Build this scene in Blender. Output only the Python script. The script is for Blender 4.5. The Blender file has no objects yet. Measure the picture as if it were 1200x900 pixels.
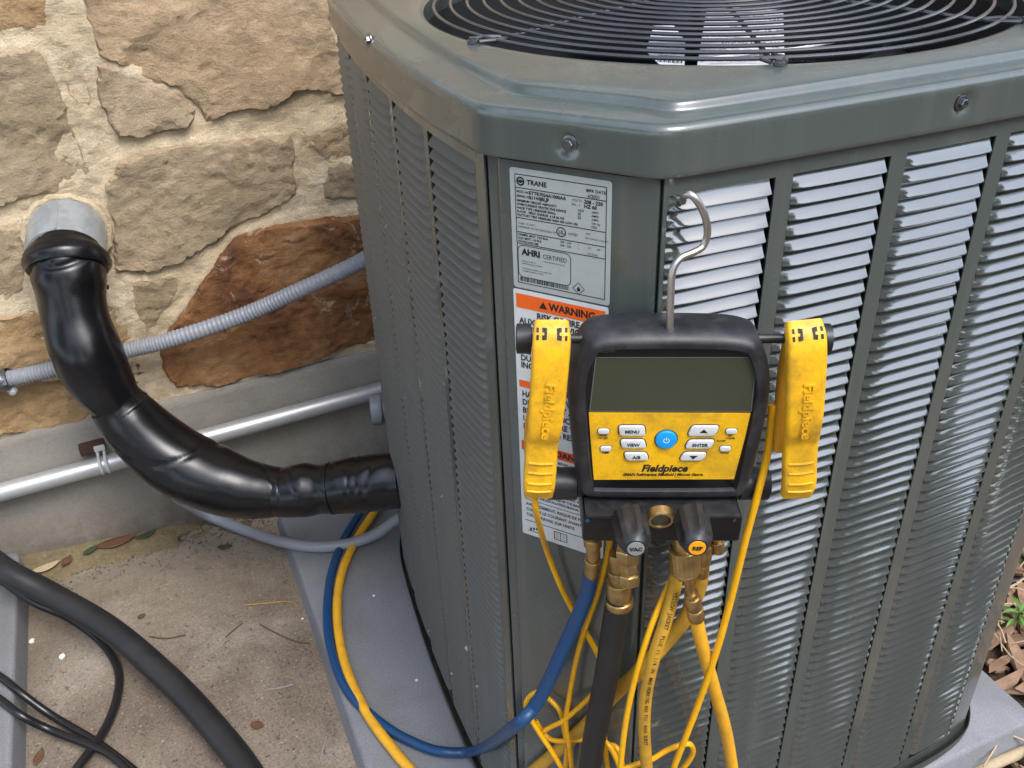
import bpy, bmesh, math, random
import numpy as np
from mathutils import Vector, Matrix
from mathutils.geometry import delaunay_2d_cdt
random.seed(7); rng = np.random.default_rng(7)
SC = bpy.context.scene
COL = SC.collection
R = math.radians

# ------------------------------------------------------------------ camera, sky, sun, exposure
cam_d = bpy.data.cameras.new('camera'); cam = bpy.data.objects.new('camera', cam_d); COL.objects.link(cam)
cam_d.sensor_fit = 'HORIZONTAL'; cam_d.sensor_width = 36.0; cam_d.lens = 36.0*1090/1200
cam_d.clip_start = 0.02; cam_d.clip_end = 2000
CR = [[0.9181,0.2387,-0.3165],[-0.3948,0.4776,-0.7849],[-0.0362,0.8455,0.5327]]
cam.matrix_world = Matrix.Translation((0, 0, 1.4)) @ Matrix(CR).to_4x4()
SC.camera = cam
SUN_EL, SUN_AZ = R(56), R(164)          # azimuth clockwise from +Y
world = bpy.data.worlds.new('World'); SC.world = world; world.use_nodes = True
wn = world.node_tree; wn.nodes.clear()
wo = wn.nodes.new('ShaderNodeOutputWorld'); wb = wn.nodes.new('ShaderNodeBackground'); ws = wn.nodes.new('ShaderNodeTexSky')
ws.sky_type = 'NISHITA'; ws.sun_disc = False; ws.sun_elevation = SUN_EL; ws.sun_rotation = SUN_AZ
ws.air_density = 1.0; ws.dust_density = 2.0; ws.ozone_density = 1.0
whs = wn.nodes.new('ShaderNodeHueSaturation'); whs.inputs['Saturation'].default_value = 0.72
wn.links.new(ws.outputs[0], whs.inputs['Color']); wn.links.new(whs.outputs[0], wb.inputs['Color'])
wn.links.new(wb.outputs[0], wo.inputs['Surface'])
wb.inputs['Strength'].default_value = 0.12
sl = bpy.data.lights.new('sun', 'SUN'); sl.energy = .60; sl.angle = R(26); sl.color = (1.0, 0.98, 0.96)
so = bpy.data.objects.new('sun', sl); COL.objects.link(so)
sdir = Vector((math.sin(SUN_AZ)*math.cos(SUN_EL), math.cos(SUN_AZ)*math.cos(SUN_EL), math.sin(SUN_EL)))
so.rotation_euler = sdir.to_track_quat('Z', 'Y').to_euler(); so.location = sdir*20
SC.view_settings.view_transform = 'Standard'; SC.view_settings.look = 'None'
SC.view_settings.gamma = 1.0; SC.view_settings.exposure = 1.88
SC.cycles.max_bounces = 8

# ------------------------------------------------------------------ materials
def srgb(r, g, b):
    f = lambda c: (c/255/12.92) if c/255 <= .04045 else ((c/255+.055)/1.055)**2.4
    return (f(r), f(g), f(b))
class NT:
    def __init__(s, m): s.t = m.node_tree; s.n = s.t.nodes; s.l = s.t.links
    def new(s, k, **kw):
        n = s.n.new(k)
        for a, v in kw.items(): setattr(n, a, v)
        return n
    def val(s, sock, v):
        if hasattr(v, 'bl_idname') or isinstance(v, bpy.types.NodeSocket): s.l.new(v, sock)
        else: sock.default_value = v
    def pos(s): return s.new('ShaderNodeNewGeometry').outputs['Position']
    def map(s, vec, scale):
        m = s.new('ShaderNodeMapping'); s.l.new(vec, m.inputs['Vector']); m.inputs['Scale'].default_value = scale; return m.outputs[0]
    def noise(s, vec, scale, det=5, rough=.55, dist=0):
        n = s.new('ShaderNodeTexNoise'); s.l.new(vec, n.inputs['Vector'])
        n.inputs['Scale'].default_value = scale; n.inputs['Detail'].default_value = det
        n.inputs['Roughness'].default_value = rough; n.inputs['Distortion'].default_value = dist; return n.outputs['Fac']
    def ramp(s, fac, stops):
        r = s.new('ShaderNodeValToRGB'); s.l.new(fac, r.inputs['Fac']); e = r.color_ramp.elements
        while len(e) < len(stops): e.new(.5)
        for el, (p, c) in zip(e, stops):
            el.position = p; el.color = (*c, 1) if len(c) == 3 else c
        return r.outputs['Color']
    def mix(s, fac, a, b, mode='MIX'):
        m = s.new('ShaderNodeMix', data_type='RGBA', blend_type=mode)
        s.val(m.inputs['Factor'], fac)
        for k, v in ((6, a), (7, b)):
            if isinstance(v, tuple): v = (*v, 1) if len(v) == 3 else v
            s.val(m.inputs[k], v)
        return m.outputs[2]
    def rng(s, fac, a, b, c, d):
        m = s.new('ShaderNodeMapRange'); s.l.new(fac, m.inputs[0])
        for i, v in zip((1, 2, 3, 4), (a, b, c, d)): m.inputs[i].default_value = v
        return m.outputs[0]
def gray(v): return (v, v, v)
def mat(name, col, rough=.5, metal=0, var=.15, vs=6, fine=.05, fs=120, bump=0, bs=150, bd=.002, dirt=None, dirt_amt=0, dirt_s=9, rvar=.08, coat=0, spec=.5, scr=0, streak=0, fleck=0):
    m = bpy.data.materials.new(name); m.use_nodes = True; k = NT(m); b = k.n['Principled BSDF']
    p = k.pos()
    n1 = k.noise(p, vs, 6, .6); n2 = k.noise(p, fs, 3, .6)
    c = k.ramp(n1, [(.12, tuple(max(0, x*(1-var)) for x in col)), (.88, tuple(x*(1+var) for x in col))])
    c = k.mix(1.0, c, k.ramp(n2, [(.25, gray(1-fine)), (.75, gray(1+fine))]), 'MULTIPLY')
    if dirt_amt:
        d = k.noise(p, dirt_s, 8, .68, .4)
        c = k.mix(k.rng(d, .44, .78, 0, dirt_amt), c, dirt)
    if streak:                                     # dust carried down the sheet by rain
        sn = k.noise(k.map(p, (38, 38, 1.6)), 1.0, 5, .6); c = k.mix(k.rng(sn, .50, .80, 0, streak), c, (.17, .16, .14))
    if fleck:
        fn = k.noise(p, 42, 2, .5); c = k.mix(k.rng(fn, .735, .76, 0, .8), c, (.55, .53, .47))
    if scr:
        sv = k.noise(k.map(p, (60, 60, 900)), 1.0, 2, .5)
        c = k.mix(k.rng(sv, .70, .78, 0, scr), c, tuple(min(1, x*2.2+.05) for x in col))
    k.l.new(c, b.inputs['Base Color'])
    k.l.new(k.rng(n1, .1, .9, max(.02, rough-rvar), rough+rvar), b.inputs['Roughness'])
    b.inputs['Metallic'].default_value = metal; b.inputs['Specular IOR Level'].default_value = spec
    b.inputs['Coat Weight'].default_value = coat; b.inputs['Coat Roughness'].default_value = .08; b.inputs['Coat IOR'].default_value = 1.85
    if bump:
        bn = k.new('ShaderNodeBump'); bn.inputs['Strength'].default_value = bump; bn.inputs['Distance'].default_value = bd
        k.l.new(k.noise(p, bs, 5, .6), bn.inputs['Height']); k.l.new(bn.outputs[0], b.inputs['Normal'])
    return m
def stone_mat(name, a, b_, c_, spots=None, spot_amt=.0):
    m = bpy.data.materials.new(name); m.use_nodes = True; k = NT(m); b = k.n['Principled BSDF']; p = k.pos()
    big = k.noise(p, 5, 6, .65, .6); mid = k.noise(k.map(p, (1, 1, 1.8)), 26, 7, .7, .3); fin = k.noise(p, 260, 4, .7)
    c = k.ramp(big, [(.32, a), (.5, b_), (.68, c_)])
    c = k.mix(1.0, c, k.ramp(mid, [(.3, gray(.72)), (.5, gray(1.0)), (.72, gray(1.2))]), 'MULTIPLY')
    c = k.mix(1.0, c, k.ramp(fin, [(.3, gray(.84)), (.7, gray(1.13))]), 'MULTIPLY')
    if spots:
        s = k.noise(p, 13, 9, .72, .8); c = k.mix(k.rng(s, .58, .68, 0, spot_amt), c, spots)
    dk = k.noise(p, 70, 4, .7); c = k.mix(k.rng(dk, .70, .78, 0, .45), c, (.06, .05, .035))
    k.l.new(c, b.inputs['Base Color']); b.inputs['Roughness'].default_value = .9; b.inputs['Specular IOR Level'].default_value = .25
    bn = k.new('ShaderNodeBump'); bn.inputs['Strength'].default_value = 1.0; bn.inputs['Distance'].default_value = .009
    h = k.mix(.35, mid, fin); k.l.new(h, bn.inputs['Height']); k.l.new(bn.outputs[0], b.inputs['Normal'])
    return m
PAINT = (.068, .084, .077)
M_paint = mat('grey_enamel', PAINT, .27, var=.04, vs=3, fine=.02, fs=300, rvar=.03, spec=.7, coat=.28, streak=.35)
M_louvre = mat('grey_enamel_louvre', (.052, .060, .057), .10, var=.05, vs=8, fine=.03, dirt=(.10, .095, .08), dirt_amt=.08, dirt_s=20, streak=.18, rvar=.04, spec=1.0, coat=1.0)
M_louvre_side = mat('dulled_dusty_enamel_louvre', (.098, .108, .106), .38, var=.06, vs=8, fine=.04, dirt=(.13, .12, .10), dirt_amt=.2, dirt_s=14, spec=.45, streak=.3, fleck=1)  # same enamel, lightened and dulled to mute the wall reflection, with dust
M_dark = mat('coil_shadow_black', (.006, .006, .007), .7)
M_pan = mat('base_pan_paint', (.035, .038, .033), .4, dirt=(.11, .09, .06), dirt_amt=.5, dirt_s=22)
M_wire = mat('black_coated_wire', (.05, .052, .058), .25, spec=.9)
M_fan = mat('fan_blade_grey', (.018, .019, .021), .4)
M_zinc = mat('zinc_screw', (.24, .25, .26), .32, metal=1)
M_galv = mat('galvanised_sheet', (.42, .47, .51), .38, metal=.6, var=.25, vs=40, dirt=(.7, .72, .72), dirt_amt=.35, dirt_s=60)
M_splash = mat('splashed_foundation', (.27, .25, .215), .85, var=.16, vs=4, fine=.12, fs=200, bump=.5, bs=90, bd=.003, dirt=(.17, .145, .11), dirt_amt=.6, dirt_s=7)
_k = NT(M_splash); _b = _k.n['Principled BSDF']; _c = _b.inputs['Base Color'].links[0].from_socket; _p = _k.pos()
_s = _k.new('ShaderNodeSeparateXYZ'); _k.l.new(_p, _s.inputs[0]); _n = _k.noise(_p, 24, 7, .7, .3)
_m = _k.new('ShaderNodeMath', operation='MULTIPLY'); _k.l.new(_k.rng(_s.outputs['Z'], .10, -.03, 0, 1), _m.inputs[0]); _k.l.new(_k.rng(_n, .38, .62, .25, .9), _m.inputs[1])
_k.l.new(_k.mix(_m.outputs[0], _c, (.10, .082, .058)), _b.inputs['Base Color'])
M_emt = mat('steel_conduit', (.52, .53, .53), .42, metal=.55, var=.06, vs=12, dirt=(.35, .33, .3), dirt_amt=.2, dirt_s=26)
M_flex = mat('grey_vinyl_conduit', (.27, .29, .32), .42, var=.1, dirt=(.2, .18, .15), dirt_amt=.3)
M_insul = mat('black_vinyl_tape', (.004, .004, .005), .27, var=.2, bump=.05, bs=14, bd=.01, rvar=.05, dirt=(.03, .03, .03), dirt_amt=.2, dirt_s=10)
M_rubber = mat('black_rubber_hose', (.011, .011, .012), .5, var=.2, bump=.12, bs=240, bd=.001, dirt=(.045, .042, .038), dirt_amt=.4, dirt_s=16)
M_cable = mat('black_cable_sheath', (.012, .012, .013), .3)
M_pad = mat('grey_plastic_pad', (.205, .213, .228), .62, var=.10, vs=5, fine=.28, fs=330, bump=.25, bs=420, bd=.001, dirt=(.10, .098, .092), dirt_amt=.55, dirt_s=6)
M_found = mat('foundation_concrete', (.27, .25, .215), .85, var=.14, vs=5, fine=.08, bump=.3, bs=120, dirt=(.2, .17, .12), dirt_amt=.5, dirt_s=5)
M_boot = mat('black_rubber_boot', (.014, .015, .018), .46, var=.25, vs=30, bump=.2, bs=320, bd=.001, dirt=(.12, .12, .125), dirt_amt=.35, dirt_s=40, scr=.25)
M_bezel = mat('black_bezel_plastic', (.005, .005, .006), .35)
M_lcd = mat('lcd_glass', (.044, .050, .030), .13, var=.03, vs=8, fine=.03, fs=700, dirt=(.06, .065, .045), dirt_amt=.15, dirt_s=40)
M_key = mat('yellow_keypad', srgb(232, 178, 20), .45, var=.10, vs=30, dirt=(.15, .085, .02), dirt_amt=.7, dirt_s=30, fine=.1, fs=400)
M_yel = mat('yellow_clamp_plastic', srgb(240, 182, 26), .42, var=.10, vs=25, dirt=(.16, .09, .025), dirt_amt=.75, dirt_s=30, fine=.08, fs=300, bump=.1, bs=90)
M_jaw = mat('amber_clamp_plastic', srgb(205, 145, 22), .5, dirt=(.12, .06, .01), dirt_amt=.5)
M_btn = mat('grey_button_rubber', srgb(200, 202, 200), .5, dirt=(.3, .28, .22), dirt_amt=.35, dirt_s=60)
M_blue = mat('blue_button_rubber', srgb(20, 150, 225), .4)
M_black = mat('black_ink', (.012, .012, .012), .6)
M_grayink = mat('grey_ink', (.10, .10, .105), .6)
M_white = mat('label_stock', (.66, .69, .68), .4, var=.05, dirt=(.4, .38, .33), dirt_amt=.25)
M_silver = mat('silver_label_stock', (.38, .42, .41), .35, var=.06, dirt=(.38, .36, .30), dirt_amt=.25)
M_orange = mat('orange_ink', srgb(238, 100, 22), .45)
M_redorange = mat('red_orange_ink', srgb(220, 70, 20), .45)
M_paper = mat('white_paper', (.72, .74, .78), .7)
M_brass = mat('brass', (.52, .36, .15), .34, metal=.9, var=.3, vs=40, dirt=(.12, .07, .03), dirt_amt=.7, dirt_s=50)
M_hblue = mat('blue_hose_rubber', srgb(16, 66, 112), .42, var=.12, dirt=(.03, .06, .1), dirt_amt=.5, dirt_s=18)
M_hyel = mat('yellow_hose_rubber', srgb(232, 172, 40), .45, var=.1, dirt=(.25, .15, .04), dirt_amt=.6, dirt_s=24)
M_hyel2 = mat('worn_yellow_hose_rubber', srgb(196, 150, 42), .5, var=.14, dirt=(.15, .10, .03), dirt_amt=.7, dirt_s=24)
M_wyel = mat('yellow_lead', srgb(238, 176, 14), .36, var=.06, dirt=(.3, .16, .02), dirt_amt=.3, dirt_s=40)
M_knob = mat('black_knob', (.013, .014, .016), .42, dirt=(.1, .1, .1), dirt_amt=.35, dirt_s=60)
M_capgrey = mat('grey_knob_cap', (.24, .25, .245), .5)
M_capyel = mat('yellow_knob_cap', srgb(235, 160, 20), .5)
M_hook = mat('worn_steel_hook', (.50, .47, .42), .33, metal=.9, var=.2, vs=60)
M_rust = mat('rusty_anchor', (.055, .022, .015), .7)
M_clear = mat('clear_plastic_strap', (.55, .55, .54), .2, spec=.7)
M_wood = mat('weathered_fence_board', (.16, .12, .085), .85, var=.3, vs=3)
M_leafy = mat('tree_leaf', (.045, .075, .022), .6, var=.4, vs=2)
M_bark = mat('tree_bark', (.09, .065, .045), .9, var=.3)
M_chip = mat('mulch_chip', srgb(140, 112, 90), .85, var=.45, vs=45, fine=.2, fs=300, bump=.4, bs=200)
M_straw = mat('dry_stem', srgb(176, 158, 128), .8, var=.2, vs=30)
M_weed = mat('weed_leaf', (.10, .20, .035), .5, var=.3, vs=40)
M_dryleaf = mat('brown_leaf', srgb(96, 66, 44), .7, var=.35, vs=40)
M_greenleaf = mat('dark_green_leaf', (.04, .06, .03), .55)
M_foam = mat('white_foam_scrap', (.75, .76, .74), .7)
M_copper = mat('copper_strand', (.30, .13, .07), .4, metal=.6)
M_siding = mat('pale_grey_siding', (.42, .45, .47), .6, var=.05)
M_soil = mat('brown_soil', (.085, .06, .042), .95, var=.4, vs=9, fine=.25, fs=90, bump=.8, bs=60, bd=.01)
M_moss = mat('mossy_soil', srgb(112, 100, 74), .95, var=.35, vs=30, fine=.3, fs=160, bump=.8, bs=120, bd=.004, dirt=srgb(120, 104, 78), dirt_amt=.7, dirt_s=18)
M_mortar = stone_mat('sand_mortar', srgb(188, 168, 136), srgb(204, 185, 154), srgb(218, 202, 174), spots=srgb(228, 216, 194), spot_amt=.6)
STONE = {
 'olive': stone_mat('olive_grey_stone', srgb(150, 134, 106), srgb(167, 148, 121), srgb(182, 162, 131), srgb(195, 172, 138), .5),
 'tan': stone_mat('tan_stone', srgb(158, 135, 106), srgb(175, 152, 121), srgb(187, 165, 133), srgb(197, 167, 129), .5),
 'gold': stone_mat('golden_brown_stone', srgb(150, 119, 85), srgb(171, 141, 102), srgb(187, 158, 121), srgb(200, 177, 140), .5),
 'rust': stone_mat('rust_brown_stone', srgb(94, 62, 45), srgb(138, 96, 61), srgb(169, 130, 91), srgb(218, 196, 167), .75),
 'rough': stone_mat('pale_rough_stone', srgb(160, 137, 106), srgb(187, 165, 131), srgb(212, 191, 157), srgb(98, 88, 73), .6),
 'dark': stone_mat('dark_grey_stone', srgb(121, 106, 87), srgb(145, 128, 106), srgb(167, 148, 122), srgb(189, 172, 148), .5)}
def slab_mat():
    m = bpy.data.materials.new('stained_concrete'); m.use_nodes = True; k = NT(m); b = k.n['Principled BSDF']; p = k.pos()
    big = k.noise(p, 2.6, 6, .6, .5); mid = k.noise(p, 17, 8, .72, .4); fin = k.noise(p, 190, 5, .75); sp = k.noise(p, 90, 3, .6)
    c = k.ramp(big, [(.32, srgb(98, 86, 74)), (.5, srgb(124, 112, 99)), (.66, srgb(150, 140, 127))])
    c = k.mix(1.0, c, k.ramp(mid, [(.3, gray(.76)), (.55, gray(1.02)), (.75, gray(1.2))]), 'MULTIPLY')
    c = k.mix(1.0, c, k.ramp(fin, [(.3, gray(.50)), (.5, gray(.98)), (.7, gray(1.35))]), 'MULTIPLY')
    c = k.mix(k.rng(sp, .62, .70, 0, .75), c, (.045, .038, .03))
    sq = k.noise(p, 140, 2, .5); c = k.mix(k.rng(sq, .66, .72, 0, .6), c, (.42, .39, .34))
    sx = k.new('ShaderNodeSeparateXYZ'); k.l.new(p, sx.inputs[0])
    far = k.rng(sx.outputs['Y'], 1.45, 1.86, 0, 1)                 # paler, with random dark blotches, towards the wall foot
    mo = k.noise(p, 34, 9, .78, .3)
    mm = k.new('ShaderNodeMath', operation='MULTIPLY'); k.l.new(far, mm.inputs[0]); k.l.new(k.rng(mo, .5, .66, 0, .75), mm.inputs[1])
    pale = k.new('ShaderNodeMath', operation='MULTIPLY'); k.l.new(far, pale.inputs[0]); pale.inputs[1].default_value = .45
    c = k.mix(pale.outputs[0], c, srgb(160, 150, 132)); c = k.mix(mm.outputs[0], c, (.06, .052, .035))
    k.l.new(c, b.inputs['Base Color']); b.inputs['Roughness'].default_value = .88; b.inputs['Specular IOR Level'].default_value = .3
    bn = k.new('ShaderNodeBump'); bn.inputs['Strength'].default_value = .6; bn.inputs['Distance'].default_value = .003
    k.l.new(k.mix(.5, fin, mid), bn.inputs['Height']); k.l.new(bn.outputs[0], b.inputs['Normal'])
    return m
M_slab = slab_mat()

# ------------------------------------------------------------------ object helpers
WM = {}
def props(o, label=None, cat=None, group=None, kind=None):
    for k, v in (('label', label), ('category', cat), ('group', group), ('kind', kind)):
        if v: o[k] = v
def thing(name, label, cat, loc=(0, 0, 0), rot=None, group=None):
    o = bpy.data.objects.new(name, None); COL.objects.link(o); o.empty_display_size = .1
    m = Matrix.Translation(loc) @ (rot.to_4x4() if rot else Matrix.Identity(4))
    o.matrix_world = m; WM[o] = m; props(o, label, cat, group); return o
def obj(name, bm, m, parent=None, smooth=True, local=False, label=None, cat=None, group=None, kind=None, loc=None):
    me = bpy.data.meshes.new(name)
    if loc is not None: bmesh.ops.translate(bm, verts=bm.verts, vec=-Vector(loc))
    if parent is not None and not local: bmesh.ops.transform(bm, matrix=WM[parent].inverted(), verts=bm.verts)
    bmesh.ops.recalc_face_normals(bm, faces=bm.faces)
    if smooth:
        for f in bm.faces: f.smooth = True
        for e in bm.edges:
            if len(e.link_faces) == 2 and e.calc_face_angle(0) > R(38): e.smooth = False
    bm.to_mesh(me); bm.free()
    for mm in (m if isinstance(m, list) else [m]): me.materials.append(mm)
    o = bpy.data.objects.new(name, me); COL.objects.link(o)
    if parent is not None: o.parent = parent; WM[o] = WM[parent]
    elif loc is not None: o.location = loc; WM[o] = Matrix.Translation(loc)
    else: WM[o] = Matrix.Identity(4)
    props(o, label, cat, group, kind); return o
def V(p): return Vector(p)
def cat_rom(pts, n=8):
    P = [np.array(p, float) for p in pts]; out = []
    P = [2*P[0]-P[1]] + P + [2*P[-1]-P[-2]]
    for i in range(1, len(P)-2):
        p0, p1, p2, p3 = P[i-1:i+3]
        for t in np.linspace(0, 1, n, endpoint=False):
            out.append(.5*((2*p1)+(-p0+p2)*t+(2*p0-5*p1+4*p2-p3)*t*t+(-p0+3*p1-3*p2+p3)*t**3))
    out.append(P[-2]); return out
def add_tube(bm, pts, rad, seg=10, cap=True, smooth=8, ripple=None, squash=None):
    C = cat_rom(pts, smooth) if smooth else [np.array(p, float) for p in pts]
    n = len(C)
    if callable(rad): rr = [rad(i/(n-1)) for i in range(n)]
    elif isinstance(rad, (list, tuple)): rr = list(np.interp(np.linspace(0, 1, n), np.linspace(0, 1, len(rad)), rad))
    else: rr = [rad]*n
    rings = []; up = None
    for i in range(n):
        t = V(C[min(i+1, n-1)]-C[max(i-1, 0)]).normalized()
        if up is None:
            up = t.cross(V((0, 0, 1)))
            if up.length < .1: up = t.cross(V((1, 0, 0)))
            up.normalize()
        else:
            up = (up-t*up.dot(t)); up.normalize()
        b = t.cross(up); ring = []
        for j in range(seg):
            a = 2*math.pi*j/seg; r = rr[i]
            if ripple: r *= ripple(i/(n-1), a)
            ring.append(bm.verts.new(V(C[i])+(up*math.cos(a)+b*math.sin(a)*(squash or 1))*r))
        rings.append(ring)
    for i in range(n-1):
        for j in range(seg):
            bm.faces.new((rings[i][j], rings[i][(j+1) % seg], rings[i+1][(j+1) % seg], rings[i+1][j]))
    if cap:
        bm.faces.new(rings[0][::-1]); bm.faces.new(rings[-1])
    return bm
def tube(pts, rad, seg=10, **k): return add_tube(bmesh.new(), pts, rad, seg, **k)
def add_lathe(bm, prof, org, axis, seg=20, ripple=None):
    """prof: (distance along axis, radius)"""
    ax = V(axis).normalized(); u = ax.cross(V((0, 0, 1)))
    if u.length < .05: u = V((1, 0, 0))
    u.normalize(); w = ax.cross(u); rings = []
    for d, r in prof:
        if r < 1e-6: rings.append([bm.verts.new(V(org)+ax*d)]); continue
        rings.append([bm.verts.new(V(org)+ax*d+(u*math.cos(2*math.pi*j/seg)+w*math.sin(2*math.pi*j/seg))*r*(ripple(j, d) if ripple else 1)) for j in range(seg)])
    for a, b in zip(rings, rings[1:]):
        for j in range(seg):
            k = (j+1) % seg
            if len(a) == 1 and len(b) == 1: continue
            if len(a) == 1: bm.faces.new((a[0], b[j], b[k]))
            elif len(b) == 1: bm.faces.new((a[j], a[k], b[0]))
            else: bm.faces.new((a[j], a[k], b[k], b[j]))
    for r in (rings[0], rings[-1]):
        if len(r) > 2: bm.faces.new(r)
    return bm
def lathe(prof, org, axis, seg=20, **k): return add_lathe(bmesh.new(), prof, org, axis, seg, **k)
def add_box(bm, c, s, rot=None, bev=0):
    r = bmesh.ops.create_cube(bm, size=1); vs = r['verts']
    m = Matrix.Translation(c) @ (rot.to_4x4() if rot else Matrix.Identity(4)) @ Matrix.Diagonal((*s, 1))
    bmesh.ops.transform(bm, matrix=m, verts=vs)
    if bev:
        es = list({e for v in vs for e in v.link_edges})
        bmesh.ops.bevel(bm, geom=es, offset=bev, segments=2, affect='EDGES', profile=.6)
    return bm
def box(c, s, rot=None, bev=0): return add_box(bmesh.new(), c, s, rot, bev)
def loft(rings, closed=True, cap0=False, cap1=False, bm=None):
    bm = bm or bmesh.new(); vr = [[bm.verts.new(p) for p in r] for r in rings]; n = len(vr[0])
    for a, b in zip(vr, vr[1:]):
        for j in range(n if closed else n-1):
            k = (j+1) % n; bm.faces.new((a[j], a[k], b[k], b[j]))
    if cap0: bm.faces.new(vr[0][::-1])
    if cap1: bm.faces.new(vr[-1])
    return bm
def chaikin(p, it=2):
    for _ in range(it):
        q = []
        for a, b in zip(p, p[1:]+p[:1]):
            a = np.array(a, float); b = np.array(b, float); q += [a*.75+b*.25, a*.25+b*.75]
        p = q
    return [tuple(x) for x in p]
def inset(poly, d):
    P = np.array(poly, float); a = np.roll(P, 1, 0); b = np.roll(P, -1, 0); t = b-a; t /= np.linalg.norm(t, axis=1)[:, None]+1e-12
    nrm = np.c_[-t[:, 1], t[:, 0]]
    A = .5*np.sum(P[:, 0]*b[:, 1]-b[:, 0]*P[:, 1])
    if A < 0: nrm = -nrm
    return [tuple(x) for x in P+nrm*(d if np.ndim(d) == 0 else np.array(d)[:, None])]
def rrect(cx, cy, w, h, r, n=4, skew=0):
    p = []
    for sx, sy, a0 in ((1, 1, 0), (-1, 1, 90), (-1, -1, 180), (1, -1, 270)):
        for i in range(n+1):
            a = R(a0+90*i/n); y = cy+sy*(h/2-r)+r*math.sin(a); p.append((cx+sx*(w/2-r)+r*math.cos(a)+skew*(y-cy), y))
    return p
def plate(poly, z0, z1, rnd=.0, bm=None):
    """poly in (u,v), raised along w from z0 to z1 with a rounded top edge"""
    rings = [[(x, y, z0) for x, y in poly]]
    if rnd:
        for i in range(4):
            a = R(30*i); q = inset(poly, rnd*(1-math.cos(a))); rings.append([(x, y, z1-rnd+rnd*math.sin(a)) for x, y in q])
    else: rings.append([(x, y, z1) for x, y in poly])
    return loft(rings, True, True, True, bm)
def add_text(bm, s, size, M4, align='LEFT', bold=0.0, shear=0.0, ext=0.0, sx=1.0):
    c = bpy.data.curves.new('lettering', 'FONT'); c.body = s; c.size = size; c.align_x = align; c.align_y = 'CENTER'
    c.offset = bold; c.shear = shear; c.extrude = ext; c.resolution_u = 2; c.fill_mode = 'BOTH' if ext else 'FRONT'
    o = bpy.data.objects.new('lettering', c); COL.objects.link(o)
    dg = bpy.context.evaluated_depsgraph_get(); dg.update()
    me = bpy.data.meshes.new_from_object(o.evaluated_get(dg))
    n0 = len(bm.verts); bm.from_mesh(me); bm.verts.ensure_lookup_table()
    bmesh.ops.transform(bm, matrix=M4 @ Matrix.Diagonal((sx, 1, 1, 1)), verts=bm.verts[n0:])
    bpy.data.objects.remove(o); bpy.data.curves.remove(c); bpy.data.meshes.remove(me)
    return bm
def T2(x, y, z=0, rot=0): return Matrix.Translation((x, y, z)) @ Matrix.Rotation(rot, 4, 'Z')

# value noise on arrays
def vnoise(x, y, seed):
    xi = np.floor(x).astype(np.int64); yi = np.floor(y).astype(np.int64); xf = x-xi; yf = y-yi
    def h(a, b):
        n = (a*374761393+b*668265263+seed*144269) & 0xffffffff
        n = ((n ^ (n >> 13))*1274126177) & 0xffffffff
        return ((n ^ (n >> 16)) & 0xffff)/65535.0
    u = xf*xf*(3-2*xf); v = yf*yf*(3-2*yf)
    return (h(xi, yi)*(1-u)+h(xi+1, yi)*u)*(1-v)+(h(xi, yi+1)*(1-u)+h(xi+1, yi+1)*u)*v
def fbm(x, y, sc, octv=5, seed=1, g=.5):
    t = 0; a = 1; s = 0
    for i in range(octv):
        t = t+a*(vnoise(x*sc+17.3*i, y*sc-9.1*i, seed+i)-.5); s += a; a *= g; sc *= 2.03
    return t/s*2

# ------------------------------------------------------------------ the setting: ground, slab
def grid_sheet(x0, x1, y0, y1, n, m, zf):
    bm = bmesh.new(); xs = np.linspace(x0, x1, n); ys = np.linspace(y0, y1, m)
    vv = [[bm.verts.new((x, y, zf(x, y))) for x in xs] for y in ys]
    for j in range(m-1):
        for i in range(n-1): bm.faces.new((vv[j][i], vv[j][i+1], vv[j+1][i+1], vv[j+1][i]))
    return bm
obj('ground', grid_sheet(-400, 400, -400, 400, 9, 9, lambda x, y: -.075), M_soil, kind='structure', smooth=False)
obj('concrete_slab', box((-.95, .45, -.087), (2.75, 2.9, .1), bev=.006), M_slab, kind='structure')

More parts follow.
